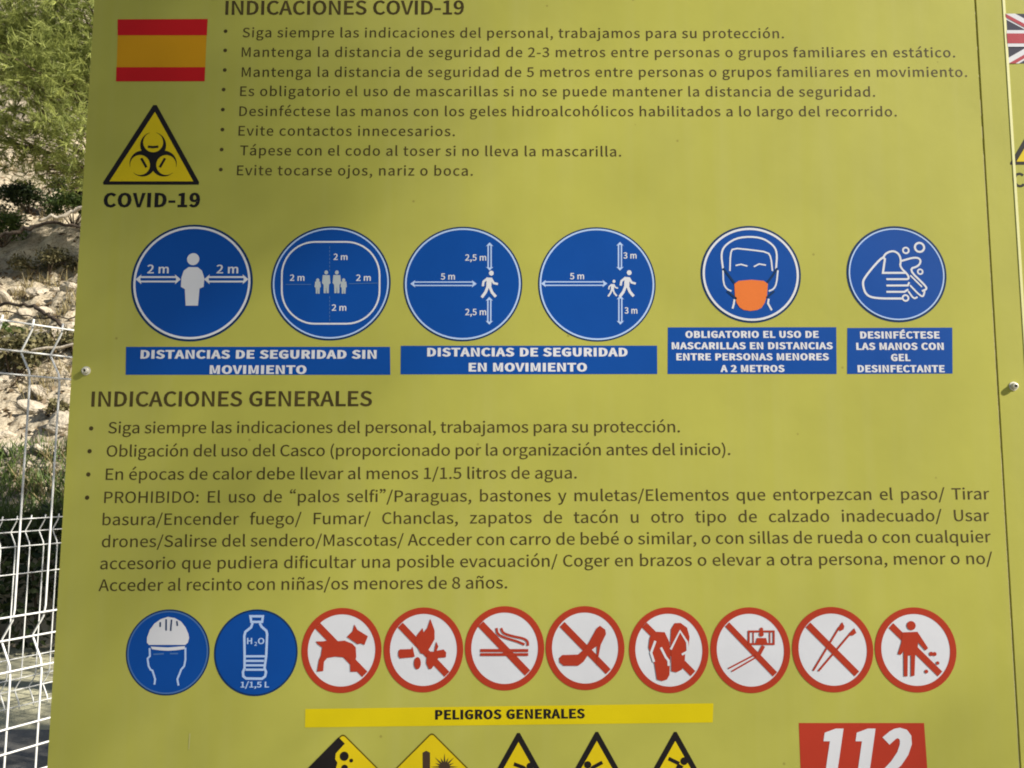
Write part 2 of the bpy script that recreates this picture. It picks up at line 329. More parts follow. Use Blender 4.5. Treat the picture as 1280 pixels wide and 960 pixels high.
# ------------------------------------------------------------------ information boards
GLYPHS = {
 '(': (324,[[[(229,-188),(282,-164),(214,-20),(174,136),(161,298),(174,459),(214,614),(282,758),(229,783),(153,635),(105,475),(88,298),(105,120),(153,-40)]]]),
 ')': (324,[[[(95,-188),(170,-40),(219,120),(235,298),(219,475),(170,635),(95,783),(40,758),(109,614),(150,459),(164,298),(150,136),(109,-20),(40,-164)]]]),
 ',': (266,[[[(72,-182),(146,-134),(194,-66),(212,18),(203,73),(177,108),(138,121),(105,113),(81,92),(72,59),(81,26),(104,5),(146,-1),(134,-54),(102,-98),(51,-130)]]]),
 '-': (332,[[[(44,235),(289,235),(289,302),(44,302)]]]),
 '.': (266,[[[(133,-12),(165,-4),(188,19),(196,54),(188,89),(165,112),(133,121),(101,112),(78,89),(70,54),(78,19),(101,-4)]]]),
 '/': (375,[[[(11,-171),(75,-171),(361,760),(298,760)]]]),
 '1': (531,[[[(84,0),(469,0),(469,73),(328,73),(328,702),(261,702),(116,652),(116,596),(241,596),(241,73),(84,73)]]]),
 '2': (531,[[[(42,0),(483,0),(483,76),(174,69),(319,221),(415,366),(450,508),(425,617),(354,688),(245,714),(164,701),(97,666),(38,612),(89,562),(131,604),(180,633),(235,643),(307,625),(350,576),(364,504),(329,376),(223,228),(42,52)]]]),
 '3': (531,[[[(252,-12),(366,12),(447,80),(478,188),(457,272),(404,332),(329,366),(395,407),(438,463),(454,539),(427,634),(355,693),(249,714),(174,703),(110,674),(54,631),(101,575),(144,611),(192,635),(246,643),(310,629),(350,591),(365,532),(347,464),(285,416),(170,398),(170,331),(299,314),(368,265),(389,190),(370,121),(320,76),(246,60),(175,72),(118,101),(73,141),(28,84),(82,37),(155,1)]]]),
 '5': (531,[[[(251,-12),(363,16),(447,97),(481,228),(451,355),(375,428),(269,452),(164,424),(182,627),(446,627),(446,702),(105,702),(82,374),(129,345),(204,381),(246,386),(323,367),(373,312),(391,226),(371,137),(318,80),(242,60),(170,71),(114,100),(70,138),(26,80),(81,35),(154,1)]]]),
 '8': (531,[[[(268,-12),(383,12),(460,76),(487,168),(470,251),(427,311),(369,353),(412,400),(447,458),(462,527),(439,623),(373,688),(270,712),(172,690),(103,627),(78,534),(91,467),(125,414),(172,372),(111,324),(63,259),(44,174),(73,78),(152,12)],[(316,381),(238,417),(180,465),(157,534),(172,594),(211,633),(269,647),(333,630),(373,586),(388,523),(379,472),(355,425)],[(269,53),(193,70),(141,115),(122,182),(134,245),(168,298),(218,341),(311,300),(378,248),(404,171),(387,110),(340,68)]]]),
 '9': (531,[[[(225,-12),(349,26),(443,153),(480,381),(448,566),(364,677),(243,714),(143,685),(70,606),(42,486),(66,365),(133,291),(235,266),(294,277),(349,306),(397,351),(369,179),(306,87),(222,60),(178,67),(138,85),(103,114),(56,59),(100,22),(156,-3)],[(396,425),(348,371),(298,341),(250,331),(180,351),(138,404),(124,486),(140,571),(183,626),(244,646),(321,621),(372,547)]]]),
 ':': (266,[[[(133,373),(165,382),(188,405),(196,440),(188,475),(165,499),(133,507),(101,499),(78,475),(70,440),(78,405),(101,382)]],[[(133,-12),(165,-4),(188,19),(196,54),(188,89),(165,112),(133,121),(101,112),(78,89),(70,54),(78,19),(101,-4)]]]),
 'A': (582,[[[(4,0),(93,0),(161,214),(417,214),(484,0),(578,0),(340,702),(241,702)],[(183,284),(287,630),(395,284)]]]),
 'B': (629,[[[(97,0),(320,0),(458,23),(552,91),(586,206),(567,288),(517,344),(443,373),(499,411),(534,464),(546,530),(515,630),(430,685),(304,702),(97,702)],[(185,404),(185,632),(293,632),(385,621),(440,585),(458,519),(441,457),(387,418),(289,404)],[(185,71),(185,335),(307,335),(412,322),(477,280),(499,209),(476,131),(410,86),(307,71)]]]),
 'C': (611,[[[(361,-12),(445,-1),(516,34),(576,88),(527,145),(480,102),(427,75),(365,65),(249,100),(173,200),(146,353),(174,505),(252,602),(368,637),(423,628),(471,605),(511,570),(559,628),(510,670),(445,702),(367,714),(207,670),(97,545),(56,350),(96,155),(204,31)]]]),
 'D': (659,[[[(97,0),(276,0),(454,42),(564,163),(602,353),(564,543),(453,661),(272,702),(97,702)],[(185,73),(185,630),(264,630),(402,598),(484,504),(511,353),(484,202),(402,106),(264,73)]]]),
 'E': (564,[[[(97,0),(511,0),(511,76),(185,76),(185,331),(451,331),(451,407),(185,407),(185,627),(501,627),(501,702),(97,702)]]]),
 'F': (528,[[[(97,0),(185,0),(185,315),(453,315),(453,390),(185,390),(185,627),(501,627),(501,702),(97,702)]]]),
 'G': (660,[[[(372,-12),(460,-2),(533,27),(589,69),(589,364),(358,364),(358,290),(507,290),(507,106),(473,84),(430,70),(381,65),(253,100),(174,200),(146,353),(176,505),(256,602),(380,637),(442,627),(492,604),(531,570),(579,628),(531,669),(464,701),(377,714),(211,670),(98,545),(56,350),(97,155),(208,31)]]]),
 'H': (697,[[[(97,0),(185,0),(185,331),(512,331),(512,0),(601,0),(601,702),(512,702),(512,408),(185,408),(185,702),(97,702)]]]),
 'I': (280,[[[(97,0),(185,0),(185,702),(97,702)]]]),
 'L': (520,[[[(97,0),(492,0),(492,76),(185,76),(185,702),(97,702)]]]),
 'M': (777,[[[(97,0),(176,0),(165,595),(358,71),(417,71),(606,595),(598,0),(681,0),(681,702),(574,702),(391,180),(203,702),(97,702)]]]),
 'N': (692,[[[(97,0),(180,0),(169,588),(504,0),(595,0),(595,702),(511,702),(524,115),(187,702),(97,702)]]]),
 'O': (710,[[[(355,-12),(511,32),(616,158),(655,353),(616,547),(511,670),(355,714),(199,670),(94,547),(56,353),(94,158),(199,32)],[(355,65),(245,101),(172,201),(146,353),(172,505),(245,602),(355,637),(465,602),(538,505),(564,353),(538,201),(465,101)]]]),
 'P': (606,[[[(97,0),(185,0),(185,279),(301,279),(436,303),(526,374),(559,496),(526,617),(434,682),(297,702),(97,702)],[(185,351),(185,630),(285,630),(388,618),(450,576),(471,496),(451,414),(391,366),(289,351)]]]),
 'R': (608,[[[(481,0),(581,0),(403,307),(486,344),(541,410),(561,505),(529,621),(443,683),(316,702),(97,702),(97,0),(185,0),(185,298),(311,298)],[(185,369),(185,630),(302,630),(396,618),(453,578),(473,505),(453,429),(396,384),(302,369)]]]),
 'S': (570,[[[(291,-12),(418,14),(500,86),(529,187),(510,274),(458,333),(385,374),(231,443),(187,479),(168,535),(185,589),(230,624),(300,637),(360,629),(413,606),(459,571),(505,628),(449,673),(379,703),(300,714),(186,690),(108,625),(78,528),(101,442),(155,385),(221,348),(382,275),(424,237),(439,179),(422,119),(371,80),(292,65),(221,76),(155,106),(99,152),(46,91),(114,36),(197,0)]]]),
 'T': (573,[[[(242,0),(331,0),(331,627),(544,627),(544,702),(30,702),(30,627),(242,627)]]]),
 'U': (690,[[[(346,-12),(474,16),(564,111),(597,289),(597,702),(512,702),(512,287),(490,155),(430,85),(346,65),(262,85),(204,155),(182,287),(182,702),(94,702),(94,289),(127,111),(216,16)]]]),
 'V': (550,[[[(225,0),(327,0),(550,702),(460,702),(279,90),(94,702),(1,702)]]]),
 'a': (539,[[[(208,-12),(270,-2),(327,25),(380,62),(391,0),(462,0),(462,320),(444,432),(386,507),(282,533),(202,522),(133,496),(78,465),(112,405),(157,432),(210,452),(268,460),(334,441),(366,393),(375,329),(194,293),(90,230),(56,135),(76,55),(130,5)],[(233,58),(186,67),(153,93),(141,141),(163,200),(237,243),(375,271),(375,126),(327,89),(280,66)]]]),
 'b': (592,[[[(317,-12),(428,21),(511,116),(543,268),(519,408),(449,500),(336,533),(278,523),(223,497),(172,460),(176,762),(88,762),(88,0),(158,0),(166,54),(217,18),(267,-4)],[(302,61),(264,66),(221,83),(176,115),(176,389),(224,427),(270,451),(314,459),(394,435),(438,368),(452,267),(432,157),(379,86)]]]),
 'c': (488,[[[(293,-12),(354,-5),(411,18),(461,53),(423,112),(387,86),(346,67),(301,60),(216,85),(160,155),(140,259),(161,364),(219,434),(303,459),(342,454),(376,438),(407,414),(451,472),(411,502),(361,525),(300,533),(175,501),(85,407),(50,259),(82,112),(169,20)]]]),
 'd': (593,[[[(265,-12),(325,-2),(378,24),(423,61),(434,0),(505,0),(505,762),(417,762),(422,473),(377,505),(331,526),(276,533),(165,500),(83,405),(51,259),(77,112),(152,20)],[(284,61),(207,85),(158,153),(141,260),(161,365),(215,434),(291,459),(333,454),(375,436),(417,405),(417,132),(374,92),(330,69)]]]),
 'e': (530,[[[(299,-12),(364,-5),(420,13),(469,40),(438,99),(398,76),(356,62),(308,57),(221,80),(161,143),(136,239),(486,239),(466,418),(395,503),(282,533),(169,500),(84,406),(50,259),(83,113),(172,20)],[(135,302),(162,389),(215,444),(284,463),(354,445),(398,390),(414,302)]]]),
 'f': (311,[[[(32,449),(102,449),(102,0),(190,0),(190,449),(300,449),(300,520),(190,520),(190,602),(198,658),(222,693),(263,704),(322,690),(341,758),(254,774),(169,753),(119,694),(102,603),(102,520),(32,515)]]]),
 'g': (540,[[[(263,-239),(403,-214),(494,-149),(526,-59),(506,11),(446,51),(346,64),(243,64),(188,72),(160,92),(152,121),(157,146),(186,183),(262,165),(359,187),(427,249),(453,346),(447,388),(433,424),(411,453),(517,453),(517,520),(336,520),(262,533),(166,510),(95,446),(68,347),(78,290),(103,242),(136,208),(87,147),(78,107),(85,70),(101,42),(125,22),(84,-16),(58,-57),(49,-101),(76,-176),(151,-223)],[(262,224),(207,239),(168,282),(152,347),(167,413),(207,455),(262,469),(319,455),(358,413),(373,347),(358,282),(318,239)],[(276,-179),(195,-168),(143,-136),(125,-88),(131,-58),(148,-28),(178,0),(393,-14),(428,-35),(440,-74),(420,-125),(363,-164)]]]),
 'h': (581,[[[(88,0),(176,0),(176,377),(224,421),(269,448),(318,457),(374,442),(406,397),(416,318),(416,0),(503,0),(503,329),(487,441),(434,510),(345,533),(279,521),(222,490),(172,446),(176,762),(88,762)]]]),
 'i': (263,[[[(88,0),(176,0),(176,520),(88,520)]],[[(132,627),(163,634),(183,654),(190,685),(183,715),(163,735),(132,742),(102,735),(82,715),(75,685),(82,654),(102,634)]]]),
 'j': (263,[[[(34,-232),(116,-211),(162,-151),(176,-59),(176,520),(89,520),(89,-59),(84,-114),(64,-149),(25,-162),(-25,-152),(-42,-218)]],[[(132,627),(162,634),(183,654),(190,685),(183,715),(162,735),(132,742),(102,735),(81,715),(74,685),(81,654),(102,634)]]]),
 'l': (272,[[[(180,-12),(231,-5),(218,62),(188,64),(179,76),(176,762),(88,762),(88,103),(97,41),(127,1)]]]),
 'm': (886,[[[(88,0),(176,0),(176,377),(222,422),(266,448),(306,457),(361,442),(393,397),(403,318),(403,0),(490,0),(490,377),(537,422),(580,448),(621,457),(676,442),(708,397),(718,318),(718,0),(805,0),(805,329),(788,441),(736,510),(648,533),(587,520),(530,485),(476,434),(447,487),(400,521),(332,533),(273,521),(219,489),(170,444),(160,520),(88,520)]]]),
 'n': (584,[[[(88,0),(176,0),(176,377),(224,421),(269,448),(318,457),(374,442),(406,397),(416,318),(416,0),(503,0),(503,329),(487,441),(434,510),(345,533),(279,521),(222,489),(170,444),(160,520),(88,520)]]]),
 'o': (580,[[[(290,-12),(409,20),(496,112),(530,259),(496,407),(409,501),(290,533),(171,501),(84,407),(50,259),(84,112),(171,20)],[(290,60),(211,85),(159,155),(140,259),(159,364),(211,434),(290,459),(369,434),(422,364),(441,259),(422,155),(369,85)]]]),
 'p': (593,[[[(88,-219),(176,-219),(173,48),(221,15),(269,-6),(317,-12),(428,21),(511,116),(543,268),(519,408),(449,500),(336,533),(277,523),(221,496),(170,459),(160,520),(88,520)],[(302,61),(265,66),(222,83),(176,115),(176,389),(224,427),(270,451),(314,459),(394,435),(438,368),(452,267),(432,157),(379,86)]]]),
 'q': (593,[[[(417,-219),(505,-219),(505,520),(436,520),(427,471),(379,505),(331,526),(276,533),(165,500),(83,405),(51,259),(77,112),(152,20),(265,-12),(323,-3),(376,23),(422,60)],[(284,61),(207,85),(158,153),(141,260),(161,365),(215,434),(291,459),(333,454),(375,436),(417,405),(417,132),(374,92),(330,69)]]]),
 'r': (371,[[[(88,0),(176,0),(176,334),(216,404),(261,443),(306,455),(357,446),(373,522),(318,533),(262,520),(212,482),(170,425),(160,520),(88,520)]]]),
 's': (448,[[[(224,-12),(327,9),(391,64),(413,142),(388,220),(329,268),(200,322),(159,349),(143,390),(153,427),(185,455),(239,465),(282,459),(357,419),(399,474),(354,504),(300,525),(238,533),(141,513),(80,461),(59,386),(82,313),(139,267),(267,212),(311,181),(329,137),(318,96),(284,67),(227,56),(169,63),(119,85),(73,118),(31,59),(86,22),(152,-3)]]]),
 't': (361,[[[(251,-12),(347,7),(330,73),(271,58),(223,70),(198,104),(190,158),(190,449),(332,449),(332,520),(190,520),(190,666),(118,666),(108,520),(26,515),(26,449),(103,449),(103,161),(117,70),(164,9)]]]),
 'u': (581,[[[(240,-12),(305,-1),(361,32),(412,81),(421,0),(494,0),(494,520),(407,520),(407,151),(360,101),(315,72),(266,63),(210,77),(178,122),(168,201),(168,520),(80,520),(80,190),(97,79),(150,11)]]]),
 'v': (499,[[[(200,0),(302,0),(486,520),(400,520),(254,71),(103,520),(12,520)]]]),
 'y': (499,[[[(97,-224),(185,-200),(247,-136),(291,-44),(486,520),(401,520),(265,84),(103,520),(12,520),(221,-1),(183,-98),(144,-137),(93,-152),(53,-144),(35,-213)]]]),
 'z': (455,[[[(34,0),(427,0),(427,71),(144,71),(418,473),(418,520),(63,520),(63,449),(307,449),(34,47)]]]),
 'É': (564,[[[(97,0),(511,0),(511,76),(185,76),(185,331),(451,331),(451,407),(185,407),(185,627),(501,627),(501,702),(97,702)]],[[(292,746),(454,868),(404,928),(253,790)]]]),
 'á': (539,[[[(208,-12),(270,-2),(327,25),(380,62),(391,0),(462,0),(462,320),(444,432),(386,507),(282,533),(202,522),(133,496),(78,465),(112,405),(157,432),(210,452),(268,460),(334,441),(366,393),(375,329),(194,293),(90,230),(56,135),(76,55),(130,5)],[(233,58),(186,67),(153,93),(141,141),(163,200),(237,243),(375,271),(375,126),(327,89),(280,66)]],[[(270,613),(437,777),(377,835),(226,657)]]]),
 'é': (530,[[[(299,-12),(364,-5),(420,13),(469,40),(438,99),(398,76),(356,62),(308,57),(221,80),(161,143),(136,239),(486,239),(466,418),(395,503),(282,533),(169,500),(84,406),(50,259),(83,113),(172,20)],[(135,302),(162,389),(215,444),(284,463),(354,445),(398,390),(414,302)]],[[(267,613),(434,777),(373,835),(222,657)]]]),
 'ñ': (584,[[[(88,0),(176,0),(176,377),(224,421),(269,448),(318,457),(374,442),(406,397),(416,318),(416,0),(503,0),(503,329),(487,441),(434,510),(345,533),(279,521),(222,489),(170,444),(160,520),(88,520)]],[[(392,617),(452,637),(487,688),(501,762),(441,765),(434,722),(419,692),(392,682),(347,705),(300,747),(238,771),(178,752),(143,700),(130,626),(190,622),(196,667),(212,697),(238,707),(284,684),(330,641)]]]),
 'ó': (580,[[[(290,-12),(409,20),(496,112),(530,259),(496,407),(409,501),(290,533),(171,501),(84,407),(50,259),(84,112),(171,20)],[(290,60),(211,85),(159,155),(140,259),(159,364),(211,434),(290,459),(369,434),(422,364),(441,259),(422,155),(369,85)]],[[(274,613),(442,777),(381,835),(229,657)]]]),
 '“': (415,[[[(185,774),(165,811),(107,771),(63,710),(45,632),(56,585),(83,553),(121,541),(157,550),(179,574),(186,603),(178,634),(158,656),(100,657),(110,700),(140,742)]],[[(369,774),(349,811),(290,771),(246,710),(229,632),(240,585),(267,553),(305,541),(341,550),(362,574),(370,603),(362,634),(341,656),(284,657),(294,700),(324,742)]]]),
 '”': (415,[[[(230,573),(250,537),(309,577),(352,638),(370,716),(359,763),(332,795),(294,807),(258,798),(236,774),(229,745),(237,713),(257,692),(315,691),(305,648),(275,606)]],[[(46,573),(66,537),(125,577),(169,638),(186,716),(176,763),(148,795),(111,807),(74,798),(53,774),(45,745),(53,713),(74,692),(132,691),(121,648),(91,606)]]])}

SPANISH_PRINT = [
 ('flag','red and yellow striped flag','flag_yellow',1,[('poly',[(34.5,2171.9),(155.1,2172.1),(155.3,2126.3),(35.7,2126.0)])],[('stripe',None,'flag_red',1,[('poly',[(33.2,2194.4),(155.6,2195.5),(155.6,2172.1),(34.5,2171.6)])],[]),('stripe',None,'flag_red',1,[('poly',[(35.3,2126.3),(155.3,2126.8),(155.4,2106.9),(35.9,2106.2)])],[])]),
 ('warning_triangle','yellow triangle with biohazard symbol','black',1,[('poly',[(87.7,2073.4),(92.4,2073.4),(154.3,1966.6),(153.8,1963.1),(27.2,1962.6),(26.3,1966.0)])],[('yellow_field',None,'sign_yellow',1,[('poly',[(90.6,2063.6),(146.3,1967.7),(34.9,1967.3)])],[]),('biohazard_symbol',None,'black',2,[('strip',[(84.6,2034.5),(81.2,2033.0),(78.2,2030.6),(75.9,2027.7),(74.2,2024.2),(73.3,2020.5),(73.3,2016.5),(74.0,2012.6),(75.6,2009.0),(77.8,2005.7),(80.7,2003.0),(84.0,2001.0),(87.7,1999.7),(91.5,1999.3),(95.2,1999.8),(98.8,2001.1),(101.9,2003.1),(104.5,2005.8),(106.4,2009.1),(107.6,2012.8),(108.0,2016.7),(107.5,2020.6),(106.2,2024.4),(104.2,2027.8),(101.6,2030.7),(98.4,2033.0),(94.8,2034.6)],[(85.8,2034.6),(83.2,2033.3),(80.9,2031.6),(79.1,2029.3),(77.8,2026.6),(77.1,2023.7),(77.0,2020.7),(77.6,2017.7),(78.8,2014.9),(80.6,2012.4),(82.8,2010.3),(85.3,2008.7),(88.2,2007.8),(91.1,2007.4),(94.0,2007.8),(96.7,2008.8),(99.1,2010.4),(101.1,2012.5),(102.6,2015.0),(103.5,2017.8),(103.8,2020.8),(103.4,2023.8),(102.4,2026.7),(100.9,2029.4),(98.8,2031.6),(96.4,2033.4),(93.6,2034.6)]),('strip',[(66.6,1978.7),(69.7,1976.4),(73.3,1974.8),(77.0,1974.0),(80.8,1974.1),(84.4,1975.0),(87.7,1976.8),(90.6,1979.2),(92.8,1982.2),(94.3,1985.7),(95.0,1989.5),(94.9,1993.5),(94.0,1997.3),(92.3,2000.9),(89.9,2004.0),(86.9,2006.6),(83.5,2008.5),(79.8,2009.6),(76.0,2009.8),(72.3,2009.2),(68.8,2007.7),(65.8,2005.5),(63.3,2002.6),(61.6,1999.3),(60.6,1995.5),(60.4,1991.6),(61.0,1987.8)],[(65.9,1979.7),(68.4,1978.0),(71.1,1976.7),(74.0,1976.1),(76.9,1976.2),(79.7,1976.9),(82.2,1978.2),(84.4,1980.1),(86.1,1982.5),(87.3,1985.2),(87.8,1988.1),(87.7,1991.1),(87.0,1994.0),(85.7,1996.8),(83.8,1999.2),(81.5,2001.2),(78.9,2002.6),(76.1,2003.5),(73.2,2003.6),(70.3,2003.2),(67.6,2002.0),(65.3,2000.3),(63.4,1998.1),(62.1,1995.5),(61.3,1992.7),(61.2,1989.7),(61.7,1986.7)]),('strip',[(123.1,1988.0),(123.3,1991.9),(122.8,1995.8),(121.4,1999.5),(119.3,2002.9),(116.6,2005.7),(113.3,2007.9),(109.7,2009.3),(105.9,2009.9),(102.2,2009.6),(98.6,2008.5),(95.3,2006.6),(92.6,2004.0),(90.5,2000.9),(89.2,1997.3),(88.7,1993.4),(88.9,1989.5),(90.0,1985.7),(91.9,1982.2),(94.4,1979.2),(97.5,1976.8),(101.0,1975.1),(104.7,1974.2),(108.5,1974.2),(112.2,1975.0),(115.5,1976.6),(118.4,1978.9)],[(122.6,1987.0),(122.7,1989.9),(122.3,1992.9),(121.3,1995.8),(119.6,1998.4),(117.5,2000.6),(115.0,2002.2),(112.3,2003.3),(109.4,2003.8),(106.5,2003.6),(103.7,2002.7),(101.2,2001.3),(99.1,1999.3),(97.5,1996.9),(96.5,1994.1),(96.1,1991.1),(96.3,1988.1),(97.1,1985.2),(98.6,1982.5),(100.5,1980.2),(102.9,1978.3),(105.6,1977.0),(108.4,1976.3),(111.3,1976.3),(114.2,1976.9),(116.7,1978.2),(119.0,1980.0)]),('line',[(94.5,2002.4),(100.7,2006.1)],7.5,False,0),('line',[(88.1,2002.4),(81.6,2006.0)],7.5,False,0),('line',[(91.6,1996.2),(92.0,1989.0)],7.5,False,0),('line',[(83.7,2015.2),(90.7,2014.5),(97.7,2015.3)],3.3,False,0),('line',[(83.2,1986.6),(79.4,1992.9),(75.6,1999.2)],3.3,False,0),('line',[(107.4,1999.3),(104.2,1993.0),(101.0,1986.7)],3.3,False,0)],[])]),
 ('lettering','black bold lettering below the triangle','black',1,[('text','COVID-19',(28.6,1932.5),(156.6,1933.1),18.2,(54,32),0,'scale',1.0,0)],[]),
 ('heading',None,'ink',1,[('text','INDICACIONES COVID-19',(179.1,2202.0),(503.9,2203.9),19.3,(29,19),0,'scale',1.0,0)],[]),
 ('text_line',None,'ink',1,[('text','Siga siempre las indicaciones del personal, trabajamos para su protección.',(203.8,2169.7),(938.1,2171.5),13.3,(11,8),0,'track',1.05,0)],[('bullet',None,'ink',0,[('disc',(180.6,2178.2),2.6,2.6)],[])]),
 ('text_line',None,'ink',1,[('text','Mantenga la distancia de seguridad de 2-3 metros entre personas o grupos familiares en estático.',(203.8,2141.8),(1168.8,2145.3),13.3,(11,8),0,'track',1.05,0)],[('bullet',None,'ink',0,[('disc',(181.2,2150.8),2.6,2.6)],[])]),
 ('text_line',None,'ink',1,[('text','Mantenga la distancia de seguridad de 5 metros entre personas o grupos familiares en movimiento.',(204.9,2113.5),(1183.5,2117.7),13.3,(11,8),0,'track',1.05,0)],[('bullet',None,'ink',0,[('disc',(181.8,2123.0),2.6,2.6)],[])]),
 ('text_line',None,'ink',1,[('text','Es obligatorio el uso de mascarillas si no se puede mantener la distancia de seguridad.',(203.8,2086.5),(1058.2,2089.3),13.3,(11,8),0,'track',1.05,0)],[('bullet',None,'ink',0,[('disc',(181.4,2095.4),2.6,2.6)],[])]),
 ('text_line',None,'ink',1,[('text','Desinféctese las manos con los geles hidroalcohólicos habilitados a lo largo del recorrido.',(203.8,2058.5),(1086.0,2061.7),13.3,(11,8),0,'track',1.05,0)],[('bullet',None,'ink',0,[('disc',(181.5,2067.3),2.6,2.6)],[])]),
 ('text_line',None,'ink',1,[('text','Evite contactos innecesarios.',(203.8,2031.2),(493.4,2031.8),13.3,(11,8),0,'track',1.05,0)],[('bullet',None,'ink',0,[('disc',(182.1,2039.4),2.6,2.6)],[])]),
 ('text_line',None,'ink',1,[('text','Tápese con el codo al toser si no lleva la mascarilla.',(207.0,2004.0),(715.7,2004.5),13.3,(11,8),0,'track',1.05,0)],[('bullet',None,'ink',0,[('disc',(182.2,2011.7),2.6,2.6)],[])]),
 ('text_line',None,'ink',1,[('text','Evite tocarse ojos, nariz o boca.',(203.9,1976.4),(518.0,1977.2),13.3,(11,8),0,'track',1.05,0)],[('bullet',None,'ink',0,[('disc',(182.2,1984.1),2.6,2.6)],[])]),
 ('heading',None,'ink',1,[('text','INDICACIONES GENERALES',(28.1,1667.4),(390.7,1669.6),18.8,(29,19),0,'scale',1.0,0)],[]),
 ('text_line',None,'ink',1,[('text','Siga siempre las indicaciones del personal, trabajamos para su protección.',(51.8,1632.8),(787.8,1637.3),14.3,(7,5),0,'track',1.11,0.004)],[('bullet',None,'ink',0,[('disc',(29.8,1639.0),2.8,2.8)],[])]),
 ('text_line',None,'ink',1,[('text','Obligación del uso del Casco (proporcionado por la organización antes del inicio).',(51.4,1602.9),(852.0,1608.5),14.3,(7,5),0,'track',1.11,0.004)],[('bullet',None,'ink',0,[('disc',(29.4,1609.7),2.8,2.8)],[])]),
 ('text_line',None,'ink',1,[('text','En épocas de calor debe llevar al menos 1/1.5 litros de agua.',(52.0,1573.3),(654.7,1577.7),14.3,(7,5),0,'track',1.11,0.004)],[('bullet',None,'ink',0,[('disc',(29.6,1580.1),2.8,2.8)],[])]),
 ('text_line',None,'ink',1,[('text','PROHIBIDO: El uso de “palos selfi”/Paraguas, bastones y muletas/Elementos que entorpezcan el paso/ Tirar',(51.7,1544.0),(1181.3,1553.4),14.3,(7,5),0,'word',1.11,0.004)],[('bullet',None,'ink',0,[('disc',(29.8,1550.7),2.8,2.8)],[])]),
 ('text_line',None,'ink',1,[('text','basura/Encender fuego/ Fumar/ Chanclas, zapatos de tacón u otro tipo de calzado inadecuado/ Usar',(51.2,1516.1),(1179.7,1526.1),14.3,(7,5),0,'word',1.11,0.004)],[]),
 ('text_line',None,'ink',1,[('text','drones/Salirse del sendero/Mascotas/ Acceder con carro de bebé o similar, o con sillas de rueda o con cualquier',(51.8,1488.5),(1180.2,1499.5),14.3,(7,5),0,'word',1.11,0.004)],[]),
 ('text_line',None,'ink',1,[('text','accesorio que pudiera dificultar una posible evacuación/ Coger en brazos o elevar a otra persona, menor o no/',(51.3,1461.1),(1180.7,1472.4),14.3,(7,5),0,'word',1.11,0.004)],[]),
 ('text_line',None,'ink',1,[('text','Acceder al recinto con niñas/os menores de 8 años.',(50.8,1434.1),(566.4,1439.7),14.3,(7,5),0,'track',1.11,0.004)],[]),
 ('round_sign','round blue sign with one white person between two arrows','navy',1,[('disc',(150.8,1830.6),79.9,78.1)],[('blue_field',None,'sign_blue',1,[('disc',(150.8,1830.6),76.4,74.8)],[]),('white_ring',None,'sign_white',2,[('ring',(150.8,1830.6),76.8,75.2,2.9)],[]),('person_figure',None,'sign_white',2,[('disc',(151.1,1862.0),8.0,8.0),('poly',[(145.6,1851.2),(157.5,1851.2),(163.3,1846.7),(166.9,1836.4),(166.5,1825.0),(161.2,1822.7),(160.2,1799.9),(144.1,1799.9),(142.0,1821.9),(136.7,1824.9),(136.8,1837.4),(139.5,1846.6)])],[]),('arrow',None,'sign_white',2,[('poly',[(81.1,1838.8),(131.2,1839.0),(131.3,1836.7),(81.3,1836.5)]),('poly',[(81.5,1832.8),(131.5,1833.1),(131.6,1830.8),(81.6,1830.6)]),('poly',[(76.8,1834.6),(84.1,1841.3),(82.9,1834.7),(84.7,1828.1)]),('poly',[(136.0,1834.9),(128.0,1841.5),(129.9,1834.9),(128.7,1828.2)])],[]),('arrow',None,'sign_white',2,[('poly',[(170.9,1839.2),(220.1,1839.4),(220.1,1837.1),(171.0,1836.9)]),('poly',[(171.1,1833.2),(220.3,1833.4),(220.4,1831.1),(171.2,1830.9)]),('poly',[(166.5,1835.0),(173.8,1841.7),(172.6,1835.1),(174.4,1828.4)]),('poly',[(224.8,1835.3),(216.9,1841.9),(218.7,1835.2),(217.4,1828.6)])],[]),('lettering',None,'sign_white',2,[('text','2 m',(91.6,1842.9),(119.7,1843.1),11.1,(22,14),0,'scale',1.0,0)],[]),('lettering',None,'sign_white',2,[('text','2 m',(182.5,1843.3),(211.0,1843.4),11.1,(22,14),0,'scale',1.0,0)],[])]),
